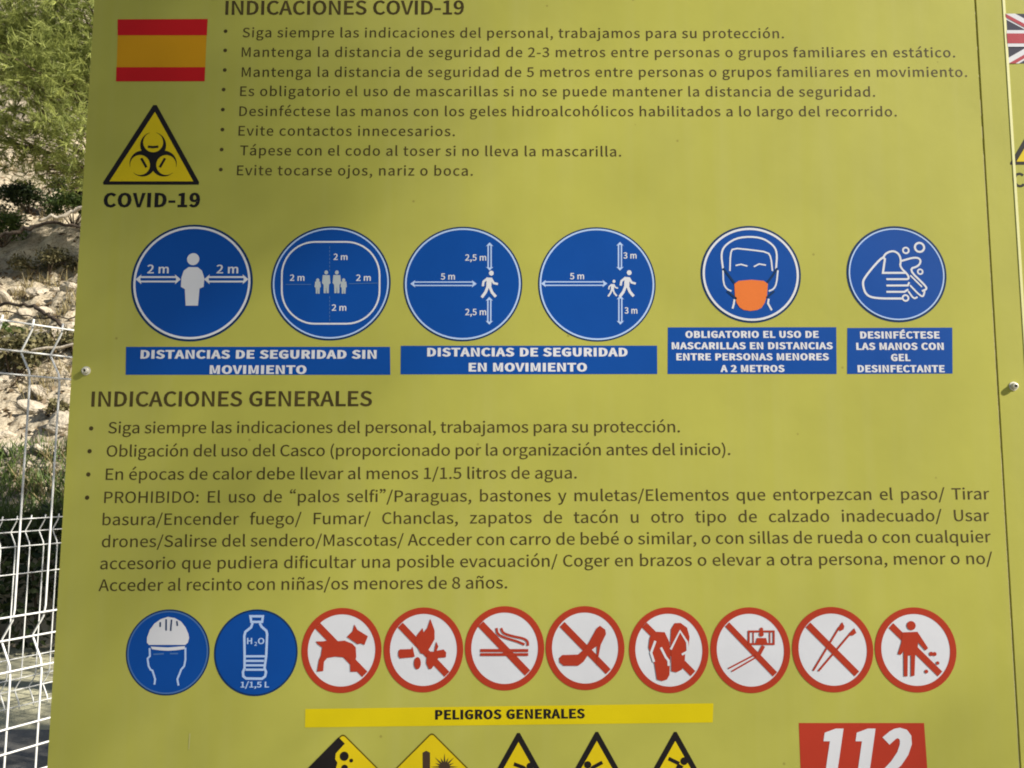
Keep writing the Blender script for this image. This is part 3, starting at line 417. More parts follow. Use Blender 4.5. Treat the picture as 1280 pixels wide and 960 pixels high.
 ('round_sign','round blue sign with a family inside a rounded white outline','navy',1,[('disc',(333.1,1830.9),78.6,76.4)],[('blue_field',None,'sign_blue',1,[('disc',(333.1,1830.9),74.8,72.8)],[]),('white_ring',None,'pale_blue',2,[('ring',(333.1,1830.9),76.1,73.9,2.0)],[]),('safety_boundary',None,'sign_white',2,[('line',[(351.9,1886.1),(357.6,1885.7),(363.3,1884.6),(368.8,1882.7),(374.0,1880.2),(378.9,1876.9),(383.3,1873.1),(387.2,1868.7),(390.4,1863.8),(393.1,1858.6),(395.1,1853.0),(396.3,1847.3),(396.8,1841.5),(397.2,1821.2),(397.0,1815.4),(396.0,1809.7),(394.3,1804.2),(391.9,1799.0),(388.8,1794.2),(385.1,1789.8),(381.0,1786.0),(376.3,1782.8),(371.3,1780.2),(365.9,1778.3),(360.4,1777.2),(354.7,1776.8),(314.1,1776.6),(308.4,1776.9),(302.8,1778.0),(297.4,1779.9),(292.2,1782.4),(287.4,1785.6),(283.0,1789.4),(279.1,1793.7),(275.7,1798.5),(273.0,1803.7),(271.0,1809.2),(269.7,1814.8),(269.1,1820.6),(268.5,1840.9),(268.6,1846.8),(269.6,1852.5),(271.2,1858.1),(273.6,1863.3),(276.6,1868.2),(280.2,1872.6),(284.4,1876.5),(289.1,1879.8),(294.2,1882.4),(299.6,1884.3),(305.2,1885.5),(310.9,1885.9)],2.2,True,0)],[]),('family_figure',None,'faint_figure',2,[('disc',(326.7,1844.9),2.4,2.7),('poly',[(322.3,1841.3),(331.3,1841.3),(332.6,1830.8),(330.7,1828.7),(330.7,1817.2),(328.0,1817.2),(327.2,1826.9),(326.9,1817.2),(324.2,1817.2),(323.6,1828.7),(321.5,1830.8)]),('disc',(340.6,1844.9),2.4,2.7),('poly',[(336.2,1841.4),(345.2,1841.4),(346.5,1830.9),(344.6,1828.7),(344.6,1817.3),(341.9,1817.3),(341.1,1826.9),(340.8,1817.3),(338.1,1817.3),(337.5,1828.7),(335.4,1830.8)]),('disc',(315.8,1834.5),2.2,2.4),('poly',[(312.5,1832.7),(319.2,1832.7),(320.2,1825.6),(318.8,1824.2),(318.7,1816.5),(316.7,1816.5),(316.1,1823.0),(315.9,1816.5),(313.9,1816.5),(313.4,1824.2),(311.9,1825.6)]),('disc',(349.8,1834.7),2.2,2.4),('poly',[(346.5,1832.9),(353.3,1832.9),(354.2,1825.8),(352.8,1824.4),(352.7,1816.7),(350.7,1816.7),(350.1,1823.1),(349.9,1816.6),(347.9,1816.6),(347.4,1824.3),(345.9,1825.8)])],[]),('guide_line',None,'dull_blue',2,[('line',[(330.2,1880.0),(330.3,1876.8)],0.9,False,0),('line',[(330.3,1874.9),(330.4,1871.7)],0.9,False,0),('line',[(330.5,1869.9),(330.6,1866.7)],0.9,False,0),('line',[(330.6,1864.8),(330.7,1861.6)],0.9,False,0),('line',[(330.8,1859.8),(330.9,1856.6)],0.9,False,0),('line',[(330.9,1854.7),(331.0,1851.5)],0.9,False,0),('line',[(331.0,1849.7),(331.1,1846.9)],0.9,False,0),('line',[(332.1,1813.2),(332.1,1810.0)],0.9,False,0),('line',[(332.2,1808.2),(332.3,1805.0)],0.9,False,0),('line',[(332.3,1803.2),(332.4,1800.0)],0.9,False,0),('line',[(332.5,1798.2),(332.6,1795.0)],0.9,False,0),('line',[(332.6,1793.2),(332.7,1790.0)],0.9,False,0),('line',[(332.7,1788.2),(332.8,1785.0)],0.9,False,0),('line',[(332.9,1783.2),(333.0,1780.1)],0.9,False,0),('line',[(333.0,1778.3),(333.0,1777.4)],0.9,False,0),('line',[(273.8,1828.6),(307.4,1828.8)],0.9,False,0),('line',[(356.7,1829.9),(394.8,1831.0)],0.9,False,0)],[]),('lettering',None,'sign_white',2,[('text','2 m',(335.7,1861.9),(354.1,1861.9),8.0,(22,14),0,'scale',1.0,0)],[]),('lettering',None,'sign_white',2,[('text','2 m',(279.2,1833.7),(298.3,1833.8),8.0,(22,14),0,'scale',1.0,0)],[]),('lettering',None,'sign_white',2,[('text','2 m',(366.2,1834.0),(385.3,1834.1),8.0,(22,14),0,'scale',1.0,0)],[]),('lettering',None,'sign_white',2,[('text','2 m',(335.3,1794.1),(354.2,1794.2),8.0,(22,14),0,'scale',1.0,0)],[])]),
 ('round_sign','round blue sign with one walker and three arrows','navy',1,[('disc',(506.2,1830.8),78.1,76.6)],[('blue_field',None,'sign_blue',1,[('disc',(506.2,1830.8),74.8,73.2)],[]),('white_ring',None,'pale_blue',2,[('ring',(506.2,1830.8),75.9,74.4,2.2)],[]),('walker_figure',None,'sign_white',2,[('disc',(543.5,1844.9),3.1,3.3),('line',[(540.9,1838.9),(540.3,1827.0)],6.7,False,0),('line',[(539.1,1838.4),(533.3,1833.4),(532.5,1827.4)],2.9,False,0),('line',[(543.1,1838.0),(546.8,1831.6),(552.2,1830.3)],2.9,False,0),('line',[(539.2,1827.5),(536.1,1819.3),(531.2,1812.4)],3.6,False,0),('line',[(541.2,1827.5),(544.6,1819.3),(549.6,1813.4)],3.6,False,0)],[]),('arrow',None,'pale_blue',2,[('poly',[(441.1,1833.3),(520.6,1833.7),(520.6,1832.1),(441.1,1831.7)]),('poly',[(441.2,1828.8),(520.6,1829.1),(520.6,1827.5),(441.2,1827.2)]),('poly',[(437.4,1830.2),(443.6,1835.1),(442.4,1830.3),(443.8,1825.4)]),('poly',[(524.4,1830.6),(518.0,1835.4),(519.3,1830.6),(518.1,1825.7)])],[]),('arrow',None,'pale_blue',2,[('poly',[(543.8,1883.2),(544.1,1851.3),(542.3,1851.3),(542.0,1883.2)]),('poly',[(540.0,1883.2),(540.2,1851.3),(538.4,1851.3),(538.2,1883.1)]),('poly',[(541.0,1886.2),(545.8,1881.1),(541.0,1882.1),(536.2,1881.1)]),('poly',[(541.3,1848.3),(546.0,1853.3),(541.2,1852.3),(536.5,1853.3)])],[]),('arrow',None,'pale_blue',2,[('poly',[(543.9,1810.1),(544.1,1779.4),(542.3,1779.4),(542.1,1810.1)]),('poly',[(540.1,1810.1),(540.3,1779.4),(538.5,1779.4),(538.3,1810.1)]),('poly',[(541.1,1813.1),(545.9,1808.2),(541.1,1809.1),(536.4,1808.1)]),('poly',[(541.3,1776.4),(546.1,1781.4),(541.3,1780.4),(536.6,1781.4)])],[]),('lettering',None,'sign_white',2,[('text','2,5 m',(509.0,1861.7),(536.7,1861.8),8.0,(22,14),0,'scale',1.0,0)],[]),('lettering',None,'sign_white',2,[('text','5 m',(477.2,1836.1),(495.8,1836.2),8.0,(22,14),0,'scale',1.0,0)],[]),('lettering',None,'sign_white',2,[('text','2,5 m',(509.8,1789.0),(537.2,1789.1),8.0,(22,14),0,'scale',1.0,0)],[])]),
 ('round_sign','round blue sign with an adult and a child walking','navy',1,[('disc',(682.1,1831.0),77.2,76.4)],[('blue_field',None,'sign_blue',1,[('disc',(682.1,1831.0),73.9,73.0)],[]),('white_ring',None,'pale_blue',2,[('ring',(682.1,1831.0),75.2,74.4,2.2)],[]),('walker_figure',None,'sign_white',2,[('disc',(724.6,1846.3),3.1,3.3),('line',[(721.9,1840.3),(721.1,1828.5)],6.7,False,0),('line',[(720.1,1839.9),(714.2,1834.8),(713.2,1828.9)],2.9,False,0),('line',[(724.1,1839.4),(727.6,1833.1),(733.0,1831.7)],2.9,False,0),('line',[(719.9,1828.9),(716.7,1820.7),(711.7,1813.9)],3.6,False,0),('line',[(722.0,1828.9),(725.2,1820.7),(730.1,1814.8)],3.6,False,0)],[]),('child_figure',None,'sign_white',2,[('disc',(704.5,1834.6),1.9,2.1),('line',[(702.8,1830.9),(702.3,1823.5)],4.1,False,0),('line',[(701.7,1830.6),(698.1,1827.5),(697.5,1823.8)],1.8,False,0),('line',[(704.2,1830.3),(706.4,1826.4),(709.7,1825.5)],1.8,False,0),('line',[(701.7,1823.8),(699.7,1818.7),(696.6,1814.5)],2.2,False,0),('line',[(702.9,1823.8),(704.9,1818.7),(708.0,1815.1)],2.2,False,0)],[]),('arrow',None,'pale_blue',2,[('poly',[(612.6,1834.3),(692.0,1834.6),(692.0,1833.0),(612.6,1832.7)]),('poly',[(612.6,1829.7),(692.0,1830.1),(692.0,1828.5),(612.6,1828.1)]),('poly',[(608.8,1831.2),(615.1,1836.1),(613.8,1831.2),(615.1,1826.4)]),('poly',[(695.8,1831.6),(689.5,1836.4),(690.7,1831.5),(689.4,1826.7)])],[]),('arrow',None,'pale_blue',2,[('poly',[(715.7,1884.6),(715.3,1852.0),(713.6,1852.0),(713.9,1884.6)]),('poly',[(711.8,1884.6),(711.5,1852.0),(709.7,1852.0),(710.0,1884.6)]),('poly',[(712.9,1887.6),(717.6,1882.6),(712.8,1883.6),(708.0,1882.5)]),('poly',[(712.5,1849.0),(717.3,1854.1),(712.6,1853.0),(707.8,1854.0)])],[]),('arrow',None,'pale_blue',2,[('poly',[(715.4,1812.7),(715.1,1780.1),(713.3,1780.1),(713.6,1812.7)]),('poly',[(711.6,1812.7),(711.3,1780.1),(709.5,1780.1),(709.8,1812.7)]),('poly',[(712.6,1815.7),(717.4,1810.7),(712.6,1811.7),(707.8,1810.7)]),('poly',[(712.3,1777.1),(717.1,1782.1),(712.3,1781.1),(707.6,1782.1)])],[]),('lettering',None,'sign_white',2,[('text','3 m',(717.2,1865.3),(734.5,1865.4),8.0,(22,14),0,'scale',1.0,0)],[]),('lettering',None,'sign_white',2,[('text','5 m',(646.7,1837.3),(665.3,1837.4),8.0,(22,14),0,'scale',1.0,0)],[]),('lettering',None,'sign_white',2,[('text','3 m',(718.0,1791.9),(734.7,1791.9),8.0,(22,14),0,'scale',1.0,0)],[])]),
 ('round_sign','round blue sign with a face in an orange mask','navy',1,[('disc',(884.2,1845.1),65.9,65.0)],[('blue_field',None,'sign_blue',1,[('disc',(884.2,1845.1),62.3,61.5)],[]),('white_ring',None,'sign_white',2,[('ring',(884.2,1845.1),63.2,62.3,2.9)],[]),('face_outline',None,'sign_white',2,[('line',[(848.0,1851.4),(845.6,1873.7),(852.6,1885.2),(870.0,1895.0),(897.9,1895.1),(913.9,1885.5),(919.9,1874.7),(917.6,1851.7)],2.4,False,2)],[]),('mask_strap',None,'navy',3,[('line',[(848.0,1852.8),(855.6,1842.7),(863.0,1832.2)],2.7,False,0)],[]),('face_mask',None,'mask_orange',3,[('poly',[(862.3,1831.8),(868.0,1835.9),(884.7,1837.4),(900.8,1836.1),(906.3,1832.0),(904.7,1816.7),(901.3,1806.5),(897.1,1800.3),(891.4,1797.3),(882.4,1795.9),(873.5,1797.3),(868.5,1800.6),(864.8,1806.3),(862.8,1815.4)])],[]),('face_outline',None,'sign_white',2,[('line',[(847.9,1850.0),(848.0,1832.4),(852.1,1824.9),(858.3,1822.2)],2.0,False,1)],[]),('face_outline',None,'sign_white',2,[('line',[(920.0,1850.3),(917.7,1832.7),(913.9,1825.2),(907.1,1822.4)],2.0,False,1)],[]),('face_outline',None,'sign_white',2,[('line',[(856.9,1849.1),(858.1,1872.1),(861.5,1879.9),(884.6,1877.7),(907.7,1874.6),(911.5,1867.0),(912.8,1849.4)],2.0,False,1)],[]),('face_outline',None,'sign_white',2,[('line',[(864.5,1856.5),(871.7,1858.1),(880.0,1855.7)],1.8,False,0)],[]),('face_outline',None,'sign_white',2,[('line',[(888.5,1855.0),(895.6,1858.7),(904.5,1857.1)],1.8,False,0)],[]),('face_outline',None,'sign_white',2,[('line',[(862.0,1811.3),(861.0,1805.1),(859.1,1799.0)],2.4,False,0)],[]),('face_outline',None,'sign_white',2,[('line',[(906.8,1812.2),(905.7,1806.0),(910.4,1797.0)],2.4,False,0)],[]),('mask_strap',None,'navy',3,[('line',[(919.2,1853.1),(912.9,1843.0),(905.2,1833.3)],2.7,False,0)],[]),('mask_strap',None,'navy',3,[('line',[(852.5,1822.2),(864.7,1811.8)],2.7,False,0)],[]),('mask_strap',None,'navy',3,[('line',[(914.5,1822.4),(903.7,1813.3)],2.7,False,0)],[])]),
 ('round_sign','round blue sign with hands being washed','navy',1,[('disc',(1075.7,1846.1),65.7,64.4)],[('blue_field',None,'sign_blue',1,[('disc',(1075.7,1846.1),62.4,61.0)],[]),('white_ring',None,'pale_blue',2,[('ring',(1075.7,1846.1),62.8,61.5,1.8)],[]),('hands_outline',None,'sign_white',2,[('line',[(1088.1,1847.6),(1057.8,1847.4),(1061.4,1867.0)],2.7,False,0),('line',[(1061.4,1867.0),(1056.5,1868.1),(1032.8,1840.7),(1030.4,1832.0),(1034.1,1817.9),(1046.2,1813.2),(1081.4,1813.3)],2.7,False,2),('line',[(1058.7,1867.6),(1063.0,1874.1),(1072.6,1877.4),(1080.3,1873.0),(1082.4,1863.8),(1080.2,1855.6),(1090.9,1844.8),(1091.5,1839.1),(1084.4,1839.1),(1061.9,1839.0)],2.5,False,2),('line',[(1061.6,1830.5),(1089.6,1830.7),(1091.8,1835.0)],2.5,False,0),('line',[(1061.2,1822.1),(1084.7,1822.2),(1090.0,1825.4)],2.5,False,0),('line',[(1082.3,1863.4),(1101.5,1869.0),(1109.0,1865.3),(1105.4,1856.6),(1091.3,1852.4),(1112.2,1831.2),(1114.7,1826.0),(1107.8,1823.2)],2.5,False,2),('line',[(1092.5,1831.1),(1104.0,1818.2),(1109.2,1815.5),(1111.4,1823.2)],2.2,False,2),('line',[(1089.9,1823.1),(1096.6,1812.7),(1101.6,1815.4)],2.2,False,2),('ring',(1085.9,1814.0),4.9,4.9,2.2),('line',[(1093.6,1844.2),(1108.1,1828.9)],2.0,False,0)],[]),('bubble',None,'sign_white',2,[('ring',(1107.5,1881.9),7.4,7.4,2.7)],[]),('bubble',None,'sign_white',2,[('ring',(1089.3,1877.7),4.9,4.9,2.2)],[]),('bubble',None,'sign_white',2,[('ring',(1106.8,1849.2),4.2,4.2,2.0)],[])]),
 ('caption_plate','blue caption plate for distances without movement','sign_blue',1,[('poly',[(68.9,1745.2),(412.4,1746.7),(413.6,1710.0),(70.3,1708.6)])],[('lettering',None,'sign_white',1,[('text','DISTANCIAS DE SEGURIDAD SIN',(88.5,1730.2),(395.1,1731.5),10.3,(66,34),0,'scale',1.0,0)],[]),('lettering',None,'sign_white',1,[('text','MOVIMIENTO',(179.2,1710.6),(304.7,1711.1),10.3,(66,34),0,'scale',1.0,0)],[])]),
 ('caption_plate','blue caption plate for distances in movement','sign_blue',1,[('poly',[(426.4,1748.1),(759.9,1749.7),(759.6,1712.5),(426.7,1710.6)])],[('lettering',None,'sign_white',1,[('text','DISTANCIAS DE SEGURIDAD',(460.9,1734.7),(721.4,1735.8),10.3,(66,34),0,'scale',1.0,0)],[]),('lettering',None,'sign_white',1,[('text','EN MOVIMIENTO',(515.0,1715.2),(668.5,1715.8),10.3,(66,34),0,'scale',1.0,0)],[])]),
 ('caption_plate','blue caption plate for wearing masks','sign_blue',1,[('poly',[(774.3,1773.8),(994.0,1775.0),(992.1,1713.5),(773.0,1712.6)])],[('lettering',None,'sign_white',1,[('text','OBLIGATORIO EL USO DE',(796.9,1760.4),(970.6,1761.2),8.3,(66,34),0,'scale',1.0,0)],[]),('lettering',None,'sign_white',1,[('text','MASCARILLAS EN DISTANCIAS',(778.9,1745.4),(988.4,1746.3),8.3,(66,34),0,'scale',1.0,0)],[]),('lettering',None,'sign_white',1,[('text','ENTRE PERSONAS MENORES',(784.6,1730.9),(982.7,1731.8),8.3,(66,34),0,'scale',1.0,0)],[]),('lettering',None,'sign_white',1,[('text','A 2 METROS',(841.6,1715.8),(924.7,1716.2),8.3,(66,34),0,'scale',1.0,0)],[])]),
 ('caption_plate','blue caption plate for disinfecting hands','sign_blue',1,[('poly',[(1008.3,1774.0),(1145.3,1775.1),(1142.5,1714.7),(1005.7,1713.6)])],[('lettering',None,'sign_white',1,[('text','DESINFÉCTESE',(1024.6,1760.5),(1128.2,1761.0),8.5,(66,34),0,'scale',1.0,0)],[]),('lettering',None,'sign_white',1,[('text','LAS MANOS CON',(1018.9,1745.6),(1132.7,1746.1),8.5,(66,34),0,'scale',1.0,0)],[]),('lettering',None,'sign_white',1,[('text','GEL',(1063.4,1731.1),(1088.7,1731.2),8.5,(66,34),0,'scale',1.0,0)],[]),('lettering',None,'sign_white',1,[('text','DESINFECTANTE',(1019.5,1716.3),(1132.4,1716.7),8.5,(66,34),0,'scale',1.0,0)],[])]),
 ('round_sign','round blue sign with a white safety helmet','navy',1,[('disc',(142.0,1359.6),52.4,52.4)],[('blue_field',None,'sign_blue',1,[('disc',(142.0,1359.6),49.0,49.0)],[]),('rim_line',None,'dull_blue',2,[('ring',(142.0,1359.6),50.6,50.6,1.8)],[]),('helmet',None,'sign_white',2,[('poly',[(118.0,1368.5),(115.4,1371.3),(115.3,1377.4),(118.3,1386.8),(123.6,1394.5),(131.5,1400.1),(140.2,1402.8),(149.0,1401.4),(157.0,1397.1),(162.9,1390.2),(166.9,1382.1),(168.0,1377.0),(166.7,1371.5),(163.7,1368.7)]),('poly',[(120.4,1366.4),(142.0,1365.4),(163.4,1367.2),(162.7,1363.6),(152.2,1362.1),(142.2,1361.5),(132.1,1362.0),(122.3,1363.2)])],[]),('helmet_slot',None,'navy',3,[('line',[(131.0,1396.4),(131.1,1390.5)],2.0,False,0)],[]),('face_outline',None,'pale_blue',2,[('line',[(119.1,1364.6),(120.0,1354.9),(117.2,1351.8),(119.0,1342.8),(121.6,1338.5),(124.1,1337.3),(127.9,1327.1),(127.3,1320.4)],2.3,False,0)],[]),('eyebrow',None,'dull_blue',2,[('line',[(124.2,1357.1),(137.3,1357.8)],1.8,False,0)],[]),('helmet_slot',None,'navy',3,[('line',[(138.2,1399.9),(138.8,1386.0)],2.0,False,0)],[]),('helmet_slot',None,'navy',3,[('line',[(145.0,1399.5),(144.5,1385.7)],2.0,False,0)],[]),('helmet_slot',None,'navy',3,[('line',[(151.7,1397.7),(152.7,1391.8)],2.0,False,0)],[]),('face_outline',None,'pale_blue',2,[('line',[(163.9,1365.4),(164.6,1350.8),(163.4,1342.9),(159.8,1338.7),(158.2,1333.8),(155.6,1327.2),(157.4,1319.4)],2.3,False,0)],[]),('eyebrow',None,'dull_blue',2,[('line',[(144.8,1358.0),(155.1,1358.1)],1.8,False,0)],[])]),
 ('round_sign','round blue sign with a water bottle','navy',1,[('disc',(252.2,1359.7),52.4,52.8)],[('blue_field',None,'sign_blue',1,[('disc',(252.2,1359.7),50.2,50.6)],[]),('bottle_outline',None,'pale_blue',2,[('line',[(243.8,1404.0),(259.5,1404.0),(258.8,1397.2),(245.2,1397.1)],2.9,True,0),('line',[(246.8,1395.7),(245.2,1390.5),(238.2,1384.9),(237.1,1379.7),(238.4,1355.4),(238.9,1340.8),(237.1,1336.0),(237.7,1330.9),(241.3,1328.3),(261.1,1328.1),(264.9,1331.0),(265.8,1336.1),(263.8,1340.9),(265.4,1355.5),(265.6,1382.3),(264.5,1386.2),(258.3,1391.3),(255.8,1395.7)],3.0,False,0),('line',[(239.8,1355.1),(263.8,1355.3)],2.6,False,0),('line',[(240.0,1349.6),(262.8,1349.7)],2.6,False,0),('line',[(240.2,1344.2),(263.0,1344.3)],2.6,False,0),('line',[(240.2,1338.9),(262.9,1339.0)],2.6,False,0)],[]),('lettering',None,'pale_blue',2,[('text','H',(240.7,1370.2),(247.2,1370.3),7.0,(30,20),0,'scale',1.0,0)],[]),('lettering',None,'pale_blue',2,[('text','2',(250.0,1368.1),(253.3,1368.1),4.4,(30,20),0,'scale',1.0,0)],[]),('lettering',None,'pale_blue',2,[('text','O',(254.3,1370.3),(262.4,1370.3),7.0,(30,20),0,'scale',1.0,0)],[]),('lettering',None,'pale_blue',2,[('text','1/1,5 L',(234.7,1317.6),(270.2,1317.8),6.5,(36,22),0,'scale',1.0,0)],[])]),
 ('round_sign','round prohibition sign with a dog','sign_white_plain',1,[('disc',(359.4,1362.9),49.4,51.1)],[('red_ring',None,'sign_red',1,[('ring',(359.4,1362.9),50.1,51.8,7.9)],[]),('red_slash',None,'sign_red',2,[('line',[(328.6,1392.8),(389.3,1333.9)],9.2,False,0)],[]),('dog_figure',None,'sign_red',3,[('poly',[(327.0,1373.7),(334.9,1373.7),(342.3,1374.7),(351.4,1373.8),(362.9,1374.8),(372.8,1371.0),(377.2,1366.5),(378.1,1355.4),(377.0,1348.2),(382.1,1340.3),(381.9,1337.1),(371.2,1337.0),(370.4,1350.2),(365.9,1354.0),(351.9,1355.3),(341.7,1353.6),(337.8,1348.8),(337.3,1337.7),(329.4,1336.9),(331.5,1351.2),(333.8,1356.5),(335.1,1366.4),(329.3,1370.3)]),('poly',[(365.7,1379.3),(372.8,1386.5),(374.7,1394.6),(378.7,1388.1),(392.0,1380.2),(388.0,1369.5),(383.5,1371.4),(379.4,1370.4)])],[])]),
 ('round_sign','round prohibition sign with a campfire','sign_white_plain',1,[('disc',(461.9,1364.0),49.1,51.0)],[('red_ring',None,'sign_red',1,[('ring',(461.9,1364.0),49.8,51.7,7.9)],[]),('red_slash',None,'sign_red',2,[('line',[(432.4,1394.0),(491.7,1334.4)],8.6,False,0)],[]),('campfire_figure',None,'sign_red',3,[('poly',[(450.8,1376.1),(454.0,1382.5),(460.5,1390.6),(461.7,1385.3),(466.3,1390.6),(470.0,1401.9),(475.5,1387.8),(475.7,1376.9),(470.2,1366.9),(464.3,1358.6),(458.5,1359.5),(454.3,1366.9)]),('poly',[(432.1,1364.4),(446.9,1364.9),(448.2,1368.1),(451.2,1355.7),(449.6,1355.0),(432.7,1353.4),(430.6,1356.4),(430.6,1361.6)]),('disc',(454.6,1347.7),4.3,7.4),('poly',[(466.2,1358.6),(471.6,1362.1),(475.2,1361.5),(477.7,1374.1),(480.6,1368.2),(478.5,1363.0),(487.2,1364.6),(490.5,1360.9),(490.1,1355.0),(480.8,1354.2),(475.1,1345.0),(472.3,1340.8),(469.0,1340.8),(465.6,1347.8)])],[])]),
 ('round_sign','round prohibition sign with a smoking cigarette','sign_white_plain',1,[('disc',(563.5,1366.4),48.9,50.6)],[('red_ring',None,'sign_red',1,[('ring',(563.5,1366.4),49.6,51.3,7.9)],[]),('red_slash',None,'sign_red',2,[('line',[(533.3,1395.7),(592.3,1336.4)],9.2,False,0)],[]),('cigarette_figure',None,'sign_red',3,[('poly',[(533.1,1365.3),(593.1,1365.5),(593.1,1361.9),(533.1,1361.6)]),('poly',[(533.1,1360.3),(593.1,1360.6),(593.1,1357.1),(533.2,1356.8)]),('line',[(553.2,1391.0),(554.4,1383.6),(563.4,1379.2),(579.9,1374.6),(588.5,1370.9)],2.9,False,2),('line',[(559.1,1391.0),(561.4,1384.6),(573.3,1381.0),(588.1,1378.3),(592.6,1374.6),(592.6,1369.4)],2.9,False,2)],[])]),
 ('round_sign','round prohibition sign with a heeled shoe','sign_white_plain',1,[('disc',(664.2,1367.1),48.6,50.5)],[('red_ring',None,'sign_red',1,[('ring',(664.2,1367.1),49.3,51.1,7.9)],[]),('red_slash',None,'sign_red',2,[('line',[(635.5,1395.7),(693.1,1338.4)],8.6,False,0)],[]),('heeled_shoe_figure',None,'sign_red',3,[('poly',[(631.7,1354.5),(635.5,1358.4),(655.5,1359.1),(663.7,1366.1),(669.6,1375.0),(678.7,1391.0),(683.0,1394.3),(689.6,1389.5),(690.5,1384.2),(683.8,1371.0),(680.9,1356.6),(682.3,1346.3),(678.4,1346.3),(678.9,1369.4),(672.0,1364.6),(662.0,1350.2),(655.4,1345.4),(637.4,1345.3),(632.2,1349.3)])],[])]),
 ('round_sign','round prohibition sign with a pair of sandals','sign_white_plain',1,[('disc',(769.0,1365.0),49.1,51.5)],[('red_ring',None,'sign_red',1,[('ring',(769.0,1365.0),49.8,52.2,7.9)],[]),('red_slash',None,'sign_red',2,[('line',[(738.8,1395.3),(798.7,1336.5)],8.6,False,0)],[]),('sandal_figure',None,'sign_red',3,[('poly',[(747.4,1384.7),(754.0,1387.3),(764.2,1386.7),(769.8,1374.6),(770.9,1361.8),(769.3,1334.8),(765.9,1329.2),(760.0,1327.4),(753.5,1329.1),(750.8,1347.4),(743.5,1368.1),(745.0,1379.0)]),('poly',[(772.2,1390.6),(776.8,1397.9),(784.2,1398.2),(792.3,1392.3),(795.2,1381.1),(793.5,1368.3),(789.5,1361.9),(788.6,1352.3),(784.8,1341.2),(778.2,1338.0),(771.7,1339.2),(771.7,1361.5),(770.9,1373.0)])],[]),('sandal_strap',None,'sign_white_plain',4,[('line',[(752.2,1376.1),(746.6,1361.7),(750.2,1350.6)],2.9,False,0)],[]),('sandal_strap',None,'sign_white_plain',4,[('line',[(759.0,1368.1),(765.1,1356.2),(768.3,1352.2),(768.5,1345.9)],2.9,False,0)],[]),('sandal_strap',None,'sign_white_plain',4,[('line',[(771.3,1365.8),(783.3,1388.3),(792.0,1374.7),(792.4,1363.5),(785.1,1359.5)],2.6,False,0)],[])]),
 ('round_sign','round prohibition sign with a selfie stick','sign_white_plain',1,[('disc',(871.0,1365.4),49.3,51.5)],[('red_ring',None,'sign_red',1,[('ring',(871.0,1365.4),49.9,52.2,7.9)],[]),('red_slash',None,'sign_red',2,[('line',[(842.7,1396.5),(901.0,1336.1)],7.5,False,0)],[]),('selfie_stick_figure',None,'sign_red',3,[('line',[(869.6,1388.1),(900.9,1388.3),(900.5,1372.9),(869.2,1372.8)],2.4,True,0),('line',[(875.2,1386.9),(874.9,1374.1)],1.5,False,0),('line',[(895.9,1387.0),(895.6,1374.2)],1.5,False,0),('disc',(885.3,1384.7),2.9,2.9),('poly',[(879.6,1380.2),(891.1,1380.2),(892.6,1374.0),(877.8,1373.9)]),('disc',(885.5,1390.8),2.2,2.2),('line',[(843.0,1343.0),(875.4,1359.4)],1.9,False,0),('line',[(847.1,1339.5),(877.7,1356.5)],1.9,False,0),('line',[(877.1,1358.3),(882.1,1361.0),(887.6,1370.6)],4.4,False,0)],[])]),
 ('round_sign','round prohibition sign with two walking poles','sign_white_plain',1,[('disc',(974.1,1366.5),50.1,51.3)],[('red_ring',None,'sign_red',1,[('ring',(974.1,1366.5),50.8,52.0,8.1)],[]),('red_slash',None,'sign_red',2,[('line',[(944.2,1396.4),(1003.2,1337.0)],8.4,False,0)],[]),('walking_pole_figure',None,'sign_red',3,[('line',[(948.7,1340.8),(983.2,1393.7)],2.3,False,0),('line',[(955.2,1340.3),(998.5,1387.9)],2.3,False,0),('poly',[(981.1,1391.8),(987.2,1400.2),(989.7,1394.9),(988.5,1391.1),(984.7,1389.1)]),('poly',[(995.1,1386.2),(1002.1,1392.8),(1004.4,1386.8),(1000.0,1383.6),(996.7,1383.6)])],[])]),
 ('round_sign','round prohibition sign with a person dropping litter','sign_white_plain',1,[('disc',(1077.9,1366.6),50.3,51.1)],[('red_ring',None,'sign_red',1,[('ring',(1077.9,1366.6),51.0,51.8,8.1)],[]),('red_slash',None,'sign_red',2,[('line',[(1048.3,1396.0),(1106.9,1337.4)],8.4,False,0)],[]),('littering_figure',None,'sign_red',3,[('disc',(1073.6,1396.1),5.6,5.6),('poly',[(1061.9,1387.8),(1081.1,1388.6),(1093.6,1368.6),(1089.8,1365.7),(1081.2,1375.6),(1079.8,1361.4),(1076.9,1360.1),(1074.9,1335.3),(1070.2,1334.3),(1071.4,1359.7),(1067.7,1359.7),(1066.1,1334.3),(1061.4,1334.3),(1062.5,1364.9),(1058.9,1360.3),(1055.1,1361.3),(1060.3,1375.5)]),('disc',(1097.0,1361.8),2.6,2.6),('disc',(1101.2,1361.6),2.5,2.5),('poly',[(1098.1,1363.4),(1099.8,1363.4),(1099.6,1359.8),(1097.9,1359.8)]),('disc',(1104.5,1350.7),2.1,2.1),('disc',(1089.9,1340.4),2.3,2.3)],[])]),
 ('banner','long yellow banner above the warning signs','banner_yellow',1,[('poly',[(316.2,1291.9),(823.4,1300.8),(822.1,1277.8),(316.4,1269.7)])],[('lettering',None,'black',1,[('text','PELIGROS GENERALES',(477.7,1280.3),(663.5,1282.6),10.6,(66,34),0,'scale',1.0,0)],[])]),
